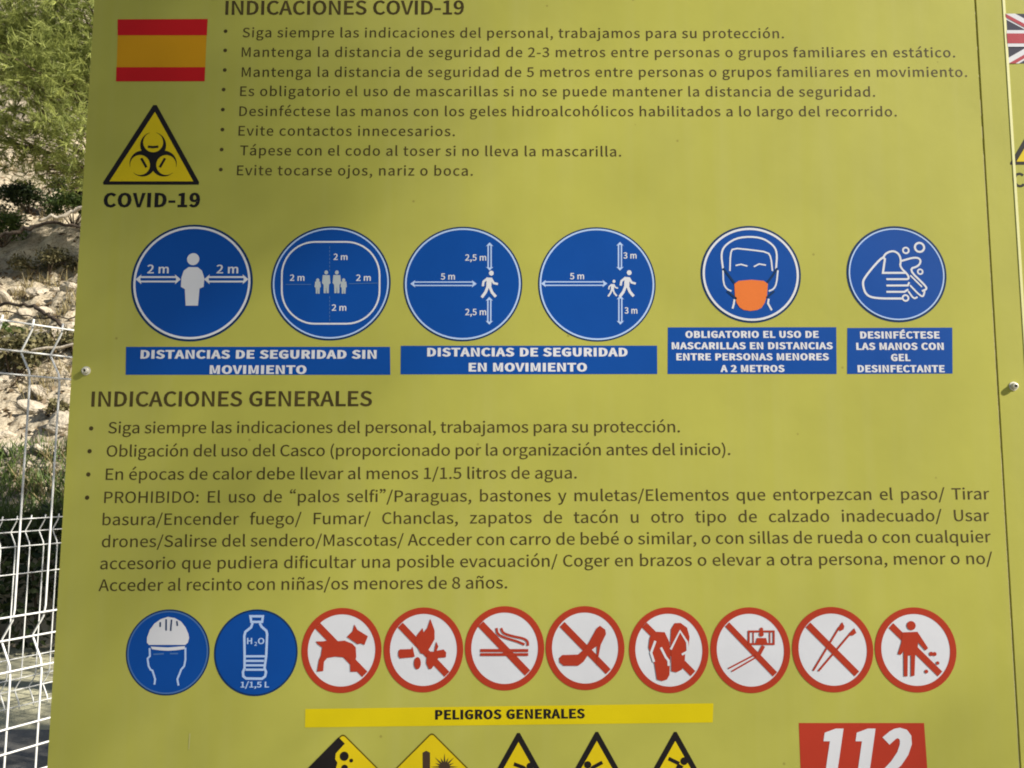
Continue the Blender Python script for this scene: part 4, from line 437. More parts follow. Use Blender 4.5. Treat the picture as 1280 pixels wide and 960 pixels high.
 ('diamond_sign','yellow diamond sign with falling rocks','banner_rim',1,[('poly',[(360.7,1260.3),(362.2,1261.2),(363.8,1261.5),(365.5,1261.2),(367.0,1260.3),(415.0,1215.5),(416.0,1214.1),(416.4,1212.5),(416.1,1210.9),(415.1,1209.5),(369.5,1164.8),(368.0,1163.9),(366.4,1163.5),(364.7,1163.8),(363.3,1164.7),(315.3,1209.1),(314.2,1210.5),(313.9,1212.1),(314.1,1213.7),(315.1,1215.1)])],[('yellow_field',None,'sign_yellow',1,[('poly',[(361.4,1258.5),(362.5,1259.3),(363.9,1259.5),(365.3,1259.3),(366.5,1258.5),(413.2,1214.9),(414.0,1213.8),(414.3,1212.5),(414.1,1211.2),(413.3,1210.1),(368.9,1166.5),(367.7,1165.8),(366.3,1165.5),(365.0,1165.7),(363.8,1166.5),(317.1,1209.7),(316.3,1210.8),(315.9,1212.1),(316.2,1213.4),(316.9,1214.5)])],[]),('rockfall_figure',None,'black',2,[('poly',[(358.5,1258.5),(366.5,1250.8),(361.4,1245.5),(355.6,1239.1),(355.0,1232.4),(357.9,1228.2),(356.1,1220.9),(353.1,1211.3),(355.5,1197.9),(347.8,1188.3),(337.6,1194.0),(319.1,1212.1),(320.8,1220.7)]),('disc',(366.1,1235.9),5.5,5.5),('disc',(374.9,1230.8),2.3,2.3),('disc',(366.9,1221.7),4.2,4.2),('disc',(377.1,1213.3),5.1,5.1),('disc',(368.3,1203.7),3.6,3.6)],[])]),
 ('diamond_sign','yellow diamond sign with a dark bar and burst','banner_rim',1,[('poly',[(470.8,1262.1),(472.3,1263.1),(473.9,1263.4),(475.6,1263.1),(477.1,1262.1),(524.6,1217.3),(525.6,1215.9),(525.9,1214.3),(525.6,1212.7),(524.6,1211.3),(478.4,1166.6),(477.0,1165.6),(475.4,1165.3),(473.7,1165.6),(472.2,1166.5),(424.7,1210.9),(423.7,1212.3),(423.4,1213.9),(423.7,1215.5),(424.6,1216.9)])],[('yellow_field',None,'sign_yellow',1,[('poly',[(471.4,1260.3),(472.6,1261.1),(474.0,1261.4),(475.3,1261.1),(476.5,1260.4),(522.7,1216.7),(523.5,1215.6),(523.8,1214.3),(523.6,1213.0),(522.8,1211.9),(477.8,1168.3),(476.7,1167.5),(475.3,1167.3),(474.0,1167.5),(472.8,1168.3),(426.6,1211.5),(425.8,1212.6),(425.5,1213.9),(425.7,1215.2),(426.5,1216.3)])],[]),('hazard_figure',None,'dark_brown',2,[('poly',[(462.8,1240.6),(467.2,1242.9),(472.0,1240.6),(472.7,1196.5),(463.9,1196.5)]),('poly',[(507.0,1223.8),(496.1,1222.7),(501.7,1219.2),(495.2,1220.6),(502.2,1212.4),(493.5,1219.0),(495.0,1212.8),(491.4,1218.1),(490.3,1207.7),(489.0,1218.1),(485.5,1212.7),(486.9,1219.0),(478.4,1212.3),(485.2,1220.5),(478.7,1219.2),(484.3,1222.6),(473.3,1223.7),(484.2,1224.8),(478.6,1228.3),(485.1,1226.9),(478.1,1235.1),(486.7,1228.5),(485.2,1234.7),(488.9,1229.4),(489.9,1239.9),(491.2,1229.4),(494.8,1234.8),(493.4,1228.6),(501.9,1235.2),(495.1,1227.0),(501.6,1228.4),(496.0,1224.9)])],[])]),
 ('warning_triangle','yellow triangle with a figure tripping','black',1,[('poly',[(579.5,1264.4),(582.8,1264.4),(628.1,1186.9),(626.4,1185.3),(536.4,1184.9),(534.8,1186.5)])],[('yellow_field',None,'sign_yellow',1,[('poly',[(581.2,1253.6),(618.5,1190.8),(544.3,1190.5)])],[]),('falling_figure',None,'black',2,[('line',[(575.7,1227.6),(586.9,1223.6),(592.1,1213.7)],4.4,False,0),('disc',(595.7,1224.9),4.4,4.4),('line',[(591.5,1222.6),(578.6,1209.7)],7.5,False,0),('line',[(578.6,1209.7),(566.2,1203.6),(557.9,1195.7)],4.8,False,0),('line',[(578.6,1209.7),(580.8,1195.8)],4.8,False,0)],[])]),
 ('warning_triangle','yellow triangle with a figure slipping','black',1,[('poly',[(676.5,1266.0),(679.9,1266.1),(724.3,1188.5),(722.7,1186.9),(632.6,1186.5),(631.0,1188.1)])],[('yellow_field',None,'sign_yellow',1,[('poly',[(678.1,1255.2),(714.8,1192.4),(640.5,1192.1)])],[]),('falling_figure',None,'black',2,[('disc',(666.7,1226.9),4.4,4.4),('line',[(684.8,1230.0),(673.3,1224.0),(670.2,1220.0)],4.4,False,0),('line',[(670.2,1220.0),(680.5,1208.1)],7.5,False,0),('line',[(680.5,1208.1),(697.1,1204.2)],4.8,False,0),('line',[(680.5,1208.1),(676.3,1194.2)],4.8,False,0)],[])]),
 ('warning_triangle','yellow triangle with a figure falling forward','black',1,[('poly',[(773.8,1266.5),(777.1,1266.5),(820.8,1188.9),(819.1,1187.3),(729.1,1186.9),(727.4,1188.5)])],[('yellow_field',None,'sign_yellow',1,[('poly',[(775.2,1255.6),(811.3,1192.8),(737.0,1192.5)])],[]),('falling_figure',None,'black',2,[('line',[(766.6,1234.8),(779.6,1228.8)],4.4,False,0),('disc',(785.7,1231.8),4.6,4.6),('line',[(781.6,1227.4),(774.1,1214.5)],7.5,False,0),('line',[(774.1,1214.5),(759.5,1211.4),(753.1,1200.5)],4.8,False,0),('line',[(774.1,1214.5),(779.0,1196.6)],4.8,False,0)],[])]),
 ('emergency_plate','red plate with the white number 112','plate_red',1,[('poly',[(928.8,1277.7),(1084.2,1278.3),(1086.2,1198.9),(929.4,1198.3)])],[('lettering',None,'sign_white',1,[('text','112',(948.3,1212.1),(1062.1,1212.6),55.7,(72,42),0.24,'scale',1.0,0)],[])])]
ENGLISH_PRINT = [
 ('flag','red white and blue crossed flag','flag_navy',1,[('poly',[(1239.8,2207.6),(1362.2,2208.1),(1362.0,2137.1),(1240.4,2136.6)])],[('white_diagonal',None,'sign_white',1,[('poly',[(1239.8,2207.6),(1253.4,2207.7),(1362.0,2145.0),(1362.0,2137.1),(1348.4,2137.0),(1239.8,2199.6)])],[]),('white_diagonal',None,'sign_white',2,[('poly',[(1240.4,2136.6),(1240.3,2144.5),(1348.5,2208.1),(1362.2,2208.1),(1362.2,2200.1),(1254.0,2136.6)])],[]),('red_diagonal',None,'flag_crimson',3,[('poly',[(1239.8,2207.6),(1280.7,2184.0),(1271.5,2183.9),(1239.8,2202.4)])],[]),('red_diagonal',None,'flag_crimson',3,[('poly',[(1240.4,2136.6),(1280.8,2160.3),(1290.0,2160.4),(1249.5,2136.6)])],[]),('red_diagonal',None,'flag_crimson',3,[('poly',[(1362.0,2137.1),(1321.5,2160.5),(1330.6,2160.5),(1362.0,2142.3)])],[]),('red_diagonal',None,'flag_crimson',3,[('poly',[(1362.2,2208.1),(1321.4,2184.2),(1312.3,2184.1),(1353.0,2208.1)])],[]),('white_cross',None,'sign_white',4,[('poly',[(1290.8,2207.8),(1311.2,2207.9),(1311.2,2184.1),(1362.1,2184.3),(1362.1,2160.7),(1311.3,2160.4),(1311.4,2136.9),(1291.1,2136.8),(1291.0,2160.4),(1240.2,2160.1),(1240.0,2183.8),(1290.9,2184.0)])],[]),('red_cross',None,'flag_crimson',5,[('poly',[(1294.9,2207.8),(1307.1,2207.9),(1307.2,2179.4),(1362.1,2179.6),(1362.1,2165.4),(1307.2,2165.2),(1307.3,2136.9),(1295.1,2136.8),(1295.0,2165.1),(1240.2,2164.9),(1240.0,2179.1),(1295.0,2179.3)])],[])]),
 ('warning_triangle','black edged yellow triangle beside the seam','black',1,[('poly',[(1305.5,2111.3),(1310.0,2111.3),(1365.6,1999.1),(1364.9,1996.2),(1234.5,1995.1),(1234.0,1997.6)])],[('yellow_field',None,'sign_yellow',1,[('poly',[(1307.0,2100.1),(1356.8,2000.7),(1242.5,1999.5)])],[])]),
 ('lettering',None,'black',1,[('text','COVID-19',(1236.0,1965.0),(1364.5,1965.5),18.5,(38,24),0,'scale',1.0,0)],[])]

BOLD_MITER = 2.2
def offset_loop(l, dx, dy):
    out = []; n = len(l)
    for i in range(n):
        a, b, c = l[i-1], l[i], l[(i+1) % n]
        u = (b[0]-a[0], b[1]-a[1]); w = (c[0]-b[0], c[1]-b[1])
        lu = math.hypot(*u) or 1; lw = math.hypot(*w) or 1
        n1 = (u[1]/lu, -u[0]/lu); n2 = (w[1]/lw, -w[0]/lw)
        m = (n1[0]+n2[0], n1[1]+n2[1]); d = 1 + n1[0]*n2[0] + n1[1]*n2[1]
        s = min(1/max(d, .2), BOLD_MITER/2) if d > 0 else BOLD_MITER/2
        out.append((b[0] + m[0]*s*dx, b[1] + m[1]*s*dy))
    return out
def text_polys(t, a, b, cap, bold, slant, mode, kx, track):
    """lettering from point A to point B on its baseline, as [outer, holes...] groups in board millimetres"""
    size = cap / .702
    L = math.hypot(b[0]-a[0], b[1]-a[1]) / size * 1000
    space = 214.0
    adv = [space if c == ' ' else GLYPHS[c][0] for c in t]
    def ext(c):
        xs = [p[0] for gp in GLYPHS[c][1] for p in gp[0]]; return min(xs), max(xs)
    lsb = ext(t[0])[0] - bold[0]; rsb = GLYPHS[t[-1]][0] - ext(t[-1])[1] - bold[0]
    nat = sum(adv) - lsb - rsb
    tr = sp = 0.0
    if mode == 'scale':
        tr = 95.0 if bold[0] > 36 else 25.0
        kx = L / (nat + tr*(len(t)-1))
    elif mode == 'track':
        tr = (L/kx - nat) / (len(t)-1)
    else:
        tr = track*1000
        sp = (L/kx - nat - tr*(len(t)-1)) / t.count(' ')
    ux, uz = (b[0]-a[0])/(L*size/1000), (b[1]-a[1])/(L*size/1000)
    x = -lsb; out = []
    for c, w in zip(t, adv):
        if c == ' ': x += w + tr + sp; continue
        for gp in GLYPHS[c][1]:
            res = []
            for lp in gp:
                lp = offset_loop(lp, *bold) if bold[0] else lp
                q = []
                for px, py in lp:
                    X = (x + px + slant*py) * kx * size/1000; Z = py * size/1000
                    q.append((a[0] + X*ux - Z*uz, a[1] + X*uz + Z*ux))
                res.append(q)
            out.append(res)
        x += w + tr
    return out
def chaikin(p, n, closed):
    for _ in range(n):
        q = [] if closed else [p[0]]
        for i in range(len(p) if closed else len(p)-1):
            a, b = p[i], p[(i+1) % len(p)]
            q += [(a[0]*.75+b[0]*.25, a[1]*.75+b[1]*.25), (a[0]*.25+b[0]*.75, a[1]*.25+b[1]*.75)]
        if not closed: q.append(p[-1])
        p = q
    return p
def print_mesh(name, shapes, layer):
    """flat printed shapes; y steps forward 0.28 mm per layer, and a hair per shape so that none share a plane"""
    b = MB(); cnt = 0
    lettering = False
    def flat(pts, tris):
        nonlocal cnt
        y = -(layer * .00015 + cnt * .000008); cnt += 0 if lettering else 1
        fs = []
        for tr in tris:
            p = [pts[i] for i in tr]
            ar = sum(p[i-1][0]*p[i][1]-p[i][0]*p[i-1][1] for i in range(len(p)))
            fs.append(tuple(tr) if ar > 0 else tuple(tr)[::-1])
        b.add([(x/1000, y, z/1000) for x, z in pts], fs)
    def ell(c, rx, rz, n=72): return [(c[0]+rx*math.cos(2*math.pi*i/n), c[1]+rz*math.sin(2*math.pi*i/n)) for i in range(n)]
    for s in shapes:
        kd = s[0]
        if kd == 'poly':
            flat(s[1], tessellate_polygon([[Vector((x, z, 0)) for x, z in s[1]]]))
        elif kd == 'disc':
            p = ell(s[1], s[2], s[3] if len(s) > 3 else s[2]); flat(p, [tuple(range(len(p)))])
        elif kd == 'ring':
            o = ell(s[1], s[2], s[3]); i = ell(s[1], s[2]-s[4], s[3]-s[4]); n = len(o)
            flat(o + i, [(q, (q+1) % n, n+(q+1) % n, n+q) for q in range(n)])
        elif kd == 'strip':
            n = len(s[1]); flat(s[1] + s[2], [(q, q+1, n+q+1, n+q) for q in range(n-1)])
        elif kd == 'line':
            p, w, closed, sm = s[1], s[2], s[3], s[4]
            if sm: p = chaikin(p, sm, closed)
            n = len(p); le = []; ri = []
            for i in range(n):
                a = p[i-1] if (closed or i) else None; c = p[(i+1) % n] if (closed or i < n-1) else None
                q = p[i]
                d1 = (q[0]-a[0], q[1]-a[1]) if a else (c[0]-q[0], c[1]-q[1]); d2 = (c[0]-q[0], c[1]-q[1]) if c else d1
                l1 = math.hypot(*d1) or 1; l2 = math.hypot(*d2) or 1
                n1 = (-d1[1]/l1, d1[0]/l1); n2 = (-d2[1]/l2, d2[0]/l2)
                m = (n1[0]+n2[0], n1[1]+n2[1]); dd = 1 + n1[0]*n2[0] + n1[1]*n2[1]; k_ = min(1/max(dd, .3), 1.3) * w/2
                le.append((q[0]+m[0]*k_, q[1]+m[1]*k_)); ri.append((q[0]-m[0]*k_, q[1]-m[1]*k_))
            fs = [(q, (q+1) % n, n+(q+1) % n, n+q) for q in range(n if closed else n-1)]
            flat(le + ri, fs)
        elif kd == 'text':
            cnt += 1; lettering = True                     # letters never overlap one another
            for gp in text_polys(*s[1:]):
                pts = [q for lp in gp for q in lp]
                flat(pts, tessellate_polygon([[Vector((x, z, 0)) for x, z in lp] for lp in gp]))
            lettering = False; cnt += 1
    return b.mesh(name)
def print_parts(parts, parent, depth=0, base=0):
    for name, label, m, layer, shapes, kids in parts:
        lay = layer if depth == 0 else base + layer
        o = link(name, print_mesh(name, shapes, lay), M[m], parent)
        if label and depth == 0: o['label'] = label
        print_parts(kids, o, depth + 1, lay)
PANEL_T = .004
def board(loc_x, width, label, prints):
    root = empty('info_board', (loc_x, 0, 0), label, 'sign board')
    z0, z1 = .98, 2.46
    b = MB(); b.box(0, width, 0, PANEL_T, z0, z1)
    link('panel', b.mesh('panel'), M['panel'], root)
    for x in (.18, width - .18):
        b = MB(); b.box(x-.03, x+.03, PANEL_T + .034, PANEL_T + .094, 0, z1 - .04); link('post', b.mesh('post'), M['post'], root)
    for z in (z0 + .12, (z0+z1)/2, z1 - .12):
        b = MB(); b.box(.03, width-.03, PANEL_T + .002, PANEL_T + .032, z-.02, z+.02); link('rail', b.mesh('rail'), M['alu'], root)
    print_parts(prints, root)
    return root
def screw(root, x, z):
    b = MB(); b.lathe([(.0058,0),(.0058,.0009),(.0042,.0011),(.0042,.0042),(.0036,.0052),(.0022,.0056),(.0020,.0044)], 0, x, z)
    s = link('screw', b.mesh('screw', False), M['screw'], root)
    b = MB(); b.lathe([(.0019,.0044),(.0018,.0047)], 0, x, z, 6); link('screw_socket', b.mesh('screw_socket'), M['socket'], s)
spanish = board(0.0, 1.199, 'lime green Spanish rules board with red and yellow striped flag and safety pictograms', SPANISH_PRINT)
screw(spanish, .0190, 1.7135)
screw(spanish, .0190, 2.43); screw(spanish, .0190, 1.01)
sp = MB(); sp.add([(.1735,-.0003,1.262),(.1748,-.0003,1.262),(.1742,-.0003,1.243),(.1732,-.0003,1.243)], [(0,3,2,1)])
link('scratch', sp.mesh('scratch'), M['scuff'], spanish)
english_x = 1.2018
english = board(english_x, 1.2, 'lime green board with the British flag, cut off beside the Spanish board',
                [(n, lb, m, l, [tuple(sh) for sh in s], kd) for n, lb, m, l, s, kd in ENGLISH_PRINT])
def shift(o, dx):
    for c in o.children:
        if c.name.split('.')[0] in ('flag', 'warning_triangle', 'lettering'): c.location.x = dx
shift(english, -english_x)
screw(english, .0185, 1.6985)
screw(english, .0185, 2.43); screw(english, .0185, 1.01)
e = MB(); e.box(.0354, .0388, -.0006, -.00002, .98, 2.46)
link('vinyl_edge_glint', e.mesh('vinyl_edge_glint'), M['edge'], english)  # raised strip, pale colour stands in for the edge catching the sun
sc = MB(); sc.add([(.0243,-.0003,1.433),(.0262,-.0003,1.4335),(.0254,-.0003,1.4225),(.0240,-.0003,1.4215)], [(0,3,2,1)])
sc.add([(.0226,-.0003,1.4205),(.0238,-.0003,1.4208),(.0232,-.0003,1.4120),(.0222,-.0003,1.4120)], [(0,3,2,1)])
link('scratch', sc.mesh('scratch'), M['edge'], english)

# ------------------------------------------------------------------ plants
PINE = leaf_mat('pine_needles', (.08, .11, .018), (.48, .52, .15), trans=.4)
SHADELEAF = leaf_mat('shade_dark_leaves', (.016, .024, .008), (.05, .075, .02), trans=.2)  # near-black colour stands in for shade on hedge and brushwood
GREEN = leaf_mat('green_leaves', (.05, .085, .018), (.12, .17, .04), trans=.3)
DRY = leaf_mat('dry_shrub_leaves', (.075, .075, .03), (.22, .19, .09), trans=.2)

def blob_points(n, c, r, shell=.55):
    d = unit(rng.normal(size=(n,3))); q = (shell + (1-shell)*rng.random((n,1)))**.7
    return np.array(c) + d * q * np.array(r)
def limb(b, p0, p1, r0, r1, sag=.1, n=6):
    p0, p1 = Vector(p0), Vector(p1); L = (p1-p0).length
    pts = []
    for i in range(n+1):
        t = i/n; p = p0.lerp(p1, t)
        p += Vector((noise.noise(p*1.3)*.12*L*t, noise.noise(p*1.3+Vector((9,0,0)))*.12*L*t, math.sin(t*math.pi)*sag*L))
        pts.append(p)
    b.tube(pts, [r0+(r1-r0)*i/n for i in range(n+1)], 7)
    return pts

def pine(base, clumps, label, per_m3=440, lean=(0,0)):
    """trunk, limbs to every clump of foliage, needle tufts through the clumps"""
    root = empty('pine_tree', base, label, 'tree')
    B = Vector(base)
    top = max(c[0][2] for c in clumps) - B.z
    tb = MB(); tr = []
    for i in range(10):
        t = i/9; tr.append(Vector((lean[0]*t + noise.noise(Vector((t*2.2, 3, 1)))*.35*t, lean[1]*t + noise.noise(Vector((t*2.2, 7, 1)))*.35*t, top*t)))
    tb.tube(tr, [.19*(1-.8*i/9) for i in range(10)], 10)
    for c, r in clumps:
        tgt = Vector(c) - B
        st = min(tr[2:], key=lambda p: (p - tgt).length + abs(p.z - (tgt.z - .8)))
        pts = limb(tb, st, tgt, .055, .012, .05)
        for kx in range(7):
            a = pts[2 + kx % 4]
            limb(tb, a, tgt + Vector(rng.normal(size=3) * np.array(r) * .5), .016, .005, .04, 4)
    link('trunk', tb.mesh('trunk', True), M['bark'], root)
    V = []; T = []
    for c, r in clumps:
        n = int(per_m3 * 4.19 * r[0]*r[1]*r[2])
        pts = blob_points(n, np.array(c) - np.array(base), r, .1)
        ax = unit(rng.normal(size=(n,3)) * .8 + unit(pts - (np.array(c) - np.array(base))) * .7 + np.array([0,0,.35]))
        q = needles(pts, ax, 12, .105, .0085, .38)
        V.append(q); T.append(np.repeat(rng.random(n), 12) * .7 + rng.random(n*12) * .3)
    link('crown', tri_mesh('crown', np.concatenate(V), 4, np.concatenate(T)), PINE, root)
    return root
def cl(p, r): return (p, r)
# the pine on the slope, seen beside the board
P0 = (-5.339, 10.341)
pc = [cl((-6.495, 9.209, 7.529), (.85,.8,.75)), cl((-5.413, 8.609, 6.632), (.7,.7,.6)), cl((-5.274, 9.009, 7.648), (.8,.8,.75)), cl((-6.161, 9.009, 6.159), (.7,.7,.5)),
      cl((-5.043, 8.509, 5.774), (.6,.6,.5)), cl((-6.388, 9.609, 8.999), (1.0,.9,.8)), cl((-7.682, 9.609, 7.513), (.9,.9,.9)), cl((-4.459, 9.209, 7.068), (1.0,.9,.9)),
      cl((-4.626, 9.609, 9.007), (1.1,1,.9)), cl((-7.322, 9.409, 6.220), (.7,.7,.5)), cl((-8.214, 9.809, 9.387), (1,1,.9)), cl((-3.546, 9.409, 7.418), (1,.9,.9)), cl((-5.765, 9.609, 10.394), (1.2,1.1,1)), cl((-6.235, 9.609, 5.781), (.6,.5,.3)), cl((-5.477, 9.209, 5.512), (.45,.45,.3)), cl((-7.065, 10.609, 8.077), (1,.9,.9)), cl((-6.147, 10.409, 7.317), (.9,.9,.8))]
pine((P0[0], P0[1], hill(*P0) - .2), pc, 'bright green pine with long needles hanging over the rocky slope')

def shrub(name, p, r, n, leaf, material, label, cat='shrub', group=None, z=None):
    zz = hill(*p) if z is None else z
    root = empty(name, (p[0], p[1], zz), label, cat, group)
    b = MB(); C = []
    for i in range(9):
        a = rng.random()*6.28; e = rng.random()**.5
        tip = Vector((math.cos(a)*r[0]*e, math.sin(a)*r[1]*e, r[2]*(.7 + .7*rng.random())))
        limb(b, (0,0,-.05), tip, .012, .003, .08, 5)
        C.append(np.array(tip)*.85)
    link('stem', b.mesh('stem', True), M['bark'], root)
    pts = np.concatenate([blob_points(n//9 + 1, c, np.array(r)*.42, .0) for c in C])
    link('foliage', tri_mesh('foliage', leaves(pts, leaf, leaf*.45), 4, rng.random(len(pts))), material, root)
    return root
shrub('shrub', (-5.245, 7.916), (.38,.35,.45), 1500, .075, DRY, 'dark scrubby bush on the pale slope, largest of the low ones')
shrub('shrub', (-4.405, 7.420), (.14,.14,.14), 360, .05, DRY, 'tiny olive tuft growing on bare pale rock')
shrub('shrub', (-4.668, 8.127), (.25,.22,.26), 700, .06, DRY, 'small dry bush touching the edge of the board')
shrub('shrub', (-5.966, 8.970), (.24,.22,.16), 600, .06, GREEN, 'low green cushion plant above the dry scrub')
shrub('shrub', (-6.562, 10.592), (.5,.4,.32), 1300, .065, DRY, 'grey brown brushwood in the shade under the pine')
shrub('shrub', (-6.678, 11.376), (.5,.4,.4), 1600, .07, GREEN, 'leafy green bush directly under the pine')
shrub('shrub', (-7.803, 11.984), (.6,.4,.4), 2400, .065, SHADELEAF, 'brushwood painted dark for shade where the pine meets the pale bank')  # this bush and the next: dark leaves stand in for pine shade
shrub('shrub', (-7.122, 12.279), (.5,.4,.45), 2200, .065, SHADELEAF, 'brushwood added and painted dark for shade, tucked under the pine against the board edge')
shrub('shrub', (-7.556, 10.999), (.45,.4,.38), 1300, .07, GREEN, 'green bush between dark branches at the upper slope')
# hedge, shade painted into its dark leaves, with a sunlit grassy top along the foot of the slope
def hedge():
    root = empty('hedge', (-6, 5.75, 0), 'leafy hedge painted dark for shade, with a sunlit green top behind the mesh fences', 'hedge')
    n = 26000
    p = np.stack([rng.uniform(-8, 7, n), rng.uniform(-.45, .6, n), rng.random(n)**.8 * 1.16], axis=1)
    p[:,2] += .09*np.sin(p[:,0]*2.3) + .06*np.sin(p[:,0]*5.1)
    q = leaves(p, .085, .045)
    link('foliage', tri_mesh('foliage', q, 4, rng.random(n)), SHADELEAF, root)
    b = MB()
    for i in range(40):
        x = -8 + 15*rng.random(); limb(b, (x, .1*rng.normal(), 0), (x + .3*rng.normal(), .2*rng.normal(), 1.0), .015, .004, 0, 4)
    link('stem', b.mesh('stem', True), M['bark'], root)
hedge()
def grass():
    n = 30000
    x = rng.uniform(-13.5, 1.5, n); y = rng.uniform(5.6, 6.9, n)
    z = np.array([max(1.02, hill(a, b_)) for a, b_ in zip(x, y)])
    c = np.stack([x, y, z], axis=1)
    q = needles(c, np.tile(np.array([[0,0,1.0]]), (n,1)), 1, .16, .012, .45)
    link('grass', tri_mesh('grass', q, 4, rng.random(n)), GREEN, kind='stuff')
grass()
def litter():
    n = 9000
    x = rng.uniform(-10.5, -3.5, n); y = 6.3 + 8.5*rng.random(n)
    keep = np.array([noise.noise(Vector((a*.9, b_*.9, 2.0))) + .25*rng.normal() > -.02 for a, b_ in zip(x, y)])
    x, y = x[keep], y[keep]
    c = np.array([(a, b_, hill(a, b_) + .02) for a, b_ in zip(x, y)])
    q = leaves(c, .10, .045)
    link('leaf_litter', tri_mesh('leaf_litter', q, 4, rng.random(len(c))), leaf_mat('dry_litter', (.05, .035, .02), (.22, .16, .09), trans=.05), kind='stuff')
    n = 7000
    x = rng.uniform(-10.5, -3.5, n); y = 6.3 + 8.5*rng.random(n)
    keep = np.array([noise.noise(Vector((a*1.3, b_*1.3, 7.0))) > .12 for a, b_ in zip(x, y)])
    x, y = x[keep], y[keep]
    c = np.array([(a, b_, hill(a, b_)) for a, b_ in zip(x, y)])
    q = needles(c, np.tile(np.array([[0,-.25,1.0]]), (len(c),1)), 6, .17, .009, .4)
    link('dry_grass', tri_mesh('dry_grass', q, 4, rng.random(len(q))), leaf_mat('straw', (.18, .14, .06), (.36, .30, .15), trans=.2), kind='stuff')
litter()

# ------------------------------------------------------------------ stones and fallen wood on the slope
def stone(p, s, first=None):
    if first: o = first.copy(); COL.objects.link(o)
    else:
        b = MB(); n = 10; v = []
        for i in range(1, n):
            for j in range(2*n):
                th, ph = math.pi*i/n, math.pi*j/n
                d = Vector((math.sin(th)*math.cos(ph), math.sin(th)*math.sin(ph), math.cos(th)*.7))
                v.append(d * (1 + .35*noise.noise(d*1.5) + .12*noise.noise(d*4)) * .5)
        f = [((i)*2*n+j, (i)*2*n+(j+1)%(2*n), (i+1)*2*n+(j+1)%(2*n), (i+1)*2*n+j) for i in range(n-2) for j in range(2*n)]
        f += [tuple(range(2*n))[::-1], tuple(range((n-2)*2*n, (n-1)*2*n))]
        b.add(v, f)
        o = link('stone', b.mesh('stone'), mat('pale_stone', (.46, .40, .31), .95, spec=.1, var=.25, scale=5, bump=.8, bscale=18))
    o.location = (p[0], p[1], hill(*p) + s*.12); o.scale = (s, s*.8, s*.7)
    o.rotation_euler = (rng.random()*.6, rng.random()*.6, rng.random()*6.28)
    tag(o, 'pale limestone lump lying on the sunlit slope', 'stone', 'stones scattered on the slope')
    return o
st0 = None
for p, s in (((-5.645, 8.541),.42), ((-5.125, 8.330),.40), ((-4.960, 8.487),.25), ((-4.761, 7.532),.3), ((-4.207, 7.151),.34), ((-4.830, 7.253),.3), ((-4.447, 6.946),.4), ((-4.137, 6.850),.3),
             ((-6.752, 10.123),.28), ((-6.267, 9.927),.34), ((-6.042, 10.028),.26), ((-5.652, 9.646),.3), ((-6.159, 9.514),.22), ((-6.682, 9.827),.3), ((-5.569, 9.037),.25), ((-5.329, 7.890),.3), ((-4.845, 7.818),.26), ((-5.295, 7.415),.4), ((-6.155, 8.422),.4), ((-6.931, 9.730),.4)):
    o = stone(p, s, st0); st0 = st0 or o
def branch(pts, r0, r1, material, label):
    P = [Vector(p) for p in pts]; Q = []
    for i in range(len(P)-1):
        for t in range(5): Q.append(P[i].lerp(P[i+1], t/5) + Vector(rng.normal(size=3))*.012)
    Q.append(P[-1]); b = MB(); b.tube(Q, [r0+(r1-r0)*i/(len(Q)-1) for i in range(len(Q))], 7)
    tag(link('fallen_branch', b.mesh('fallen_branch', True), M[material]), label, 'branch', 'dead branches on the slope')
branch([(-6.318, 8.309, 3.525), (-5.726, 8.309, 3.498), (-5.398, 8.259, 3.469), (-5.147, 8.209, 3.391), (-4.975, 8.159, 3.284), (-4.823, 8.109, 3.178)], .018, .024, 'darkwood', 'dark arched dead branch bending down above the fence top')
branch([(-6.039, 8.209, 3.357), (-5.456, 8.209, 3.360), (-5.063, 8.209, 3.293), (-4.482, 8.209, 3.315)], .009, .008, 'darkwood', 'thin dark twig just below the arched branch')
branch([(-5.386, 8.409, 4.570), (-5.119, 8.409, 4.633), (-4.952, 8.409, 4.696), (-4.628, 8.409, 4.842)], .020, .026, 'deadwood', 'bleached branch rising towards the board under the pine')
branch([(-6.220, 8.509, 4.308), (-5.922, 8.509, 4.392), (-5.624, 8.509, 4.487), (-5.326, 8.509, 4.582), (-4.815, 8.509, 4.511)], .028, .018, 'darkwood', 'thick dark bough lying beneath the bleached branch')
branch([(-5.735, 7.709, 2.780), (-5.280, 7.709, 2.809), (-4.872, 7.709, 2.848), (-4.189, 7.709, 2.906)], .020, .016, 'deadwood', 'pale horizontal branch lying behind the fence top')

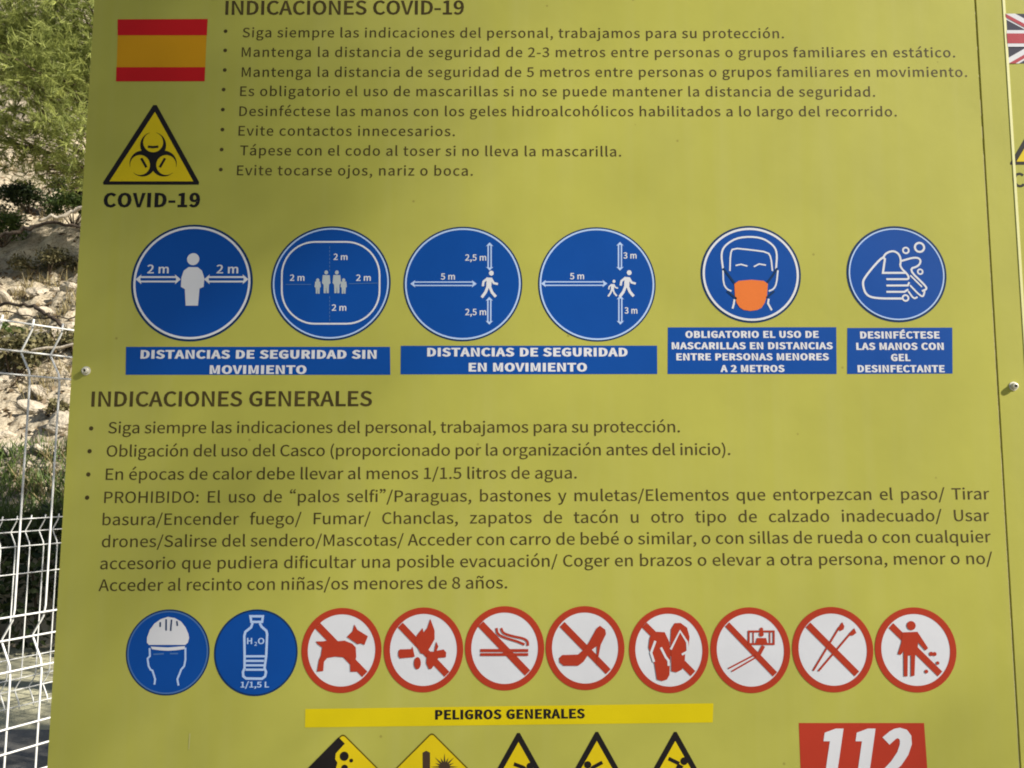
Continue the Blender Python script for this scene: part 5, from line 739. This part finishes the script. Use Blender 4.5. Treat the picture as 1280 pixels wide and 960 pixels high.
# ------------------------------------------------------------------ tree beside the photographer and an unseen one added behind the board, whose shade falls here
def broadleaf(name, base, clusters, label, leaf=.075, material=GREEN):
    root = empty(name, base, label, 'tree')
    B = Vector(base); b = MB()
    c0 = Vector(np.mean([np.mean(c, axis=0) for c in clusters], axis=0)) - B
    tr = limb(b, (0,0,-.1), c0 * .92, .22, .06, .02, 10)
    for c in clusters:
        t = Vector(np.mean(c, axis=0)) - B
        limb(b, tr[6], t, .016, .006, .03)
    link('trunk', b.mesh('trunk', True), M['bark'], root)
    pts = np.concatenate(clusters) - np.array(base)
    link('crown', tri_mesh('crown', leaves(pts, leaf, leaf*.6), 4, rng.random(len(pts))), material, root)
S = np.array(SUN)
def shade_cluster(u0, v0, ru, rv, n, t0=13.0, t1=15.0):
    """leaves of a crown part whose shade reaches the board round (u0, v0)"""
    d = rng.normal(size=(n,2)) * .5
    p = np.stack([u0 + d[:,0]*ru, np.zeros(n), v0 + d[:,1]*rv], axis=1)
    return p + S * rng.uniform(t0, t1, n)[:,None]
broadleaf('carob_tree', (10.8, -4.4, 0), [shade_cluster(.03,2.20,.42,.30,640), shade_cluster(.0,1.95,.28,.30,170), shade_cluster(.05,1.45,.50,.70,190), shade_cluster(.5,1.14,1.3,.30,110),
          shade_cluster(0,2.78,.5,.30,900), shade_cluster(-1.3,3.3,.9,.6,2500), shade_cluster(-.1,3.7,.9,.6,2200), shade_cluster(-1.6,2.6,.6,.5,1200), shade_cluster(-.6,4.3,1.2,.6,1800)],
          'broad tree standing behind the photographer, shading the board', leaf=.05)
def ball(c, r, n): return blob_points(n, c, r, .15)
broadleaf('added_shade_tree', (1.9, 3.0, 0), [ball((1.1,3.9,4.0),(1.1,.6,.75),3000), ball((.3,4.2,4.2),(.9,.6,.7),2200), ball((2.1,3.8,4.1),(.9,.6,.7),2200), ball((2.7,1.5,3.3),(1.0,.8,.7),2600), ball((2.2,2.6,4.5),(1.0,.9,.7),2400), ball((2.2,.35,3.88),(.6,.3,.17),420)],
          'unseen tree added behind the boards to shade hedge, path and fence', material=SHADELEAF)  # out of sight, added for the shade its crown casts
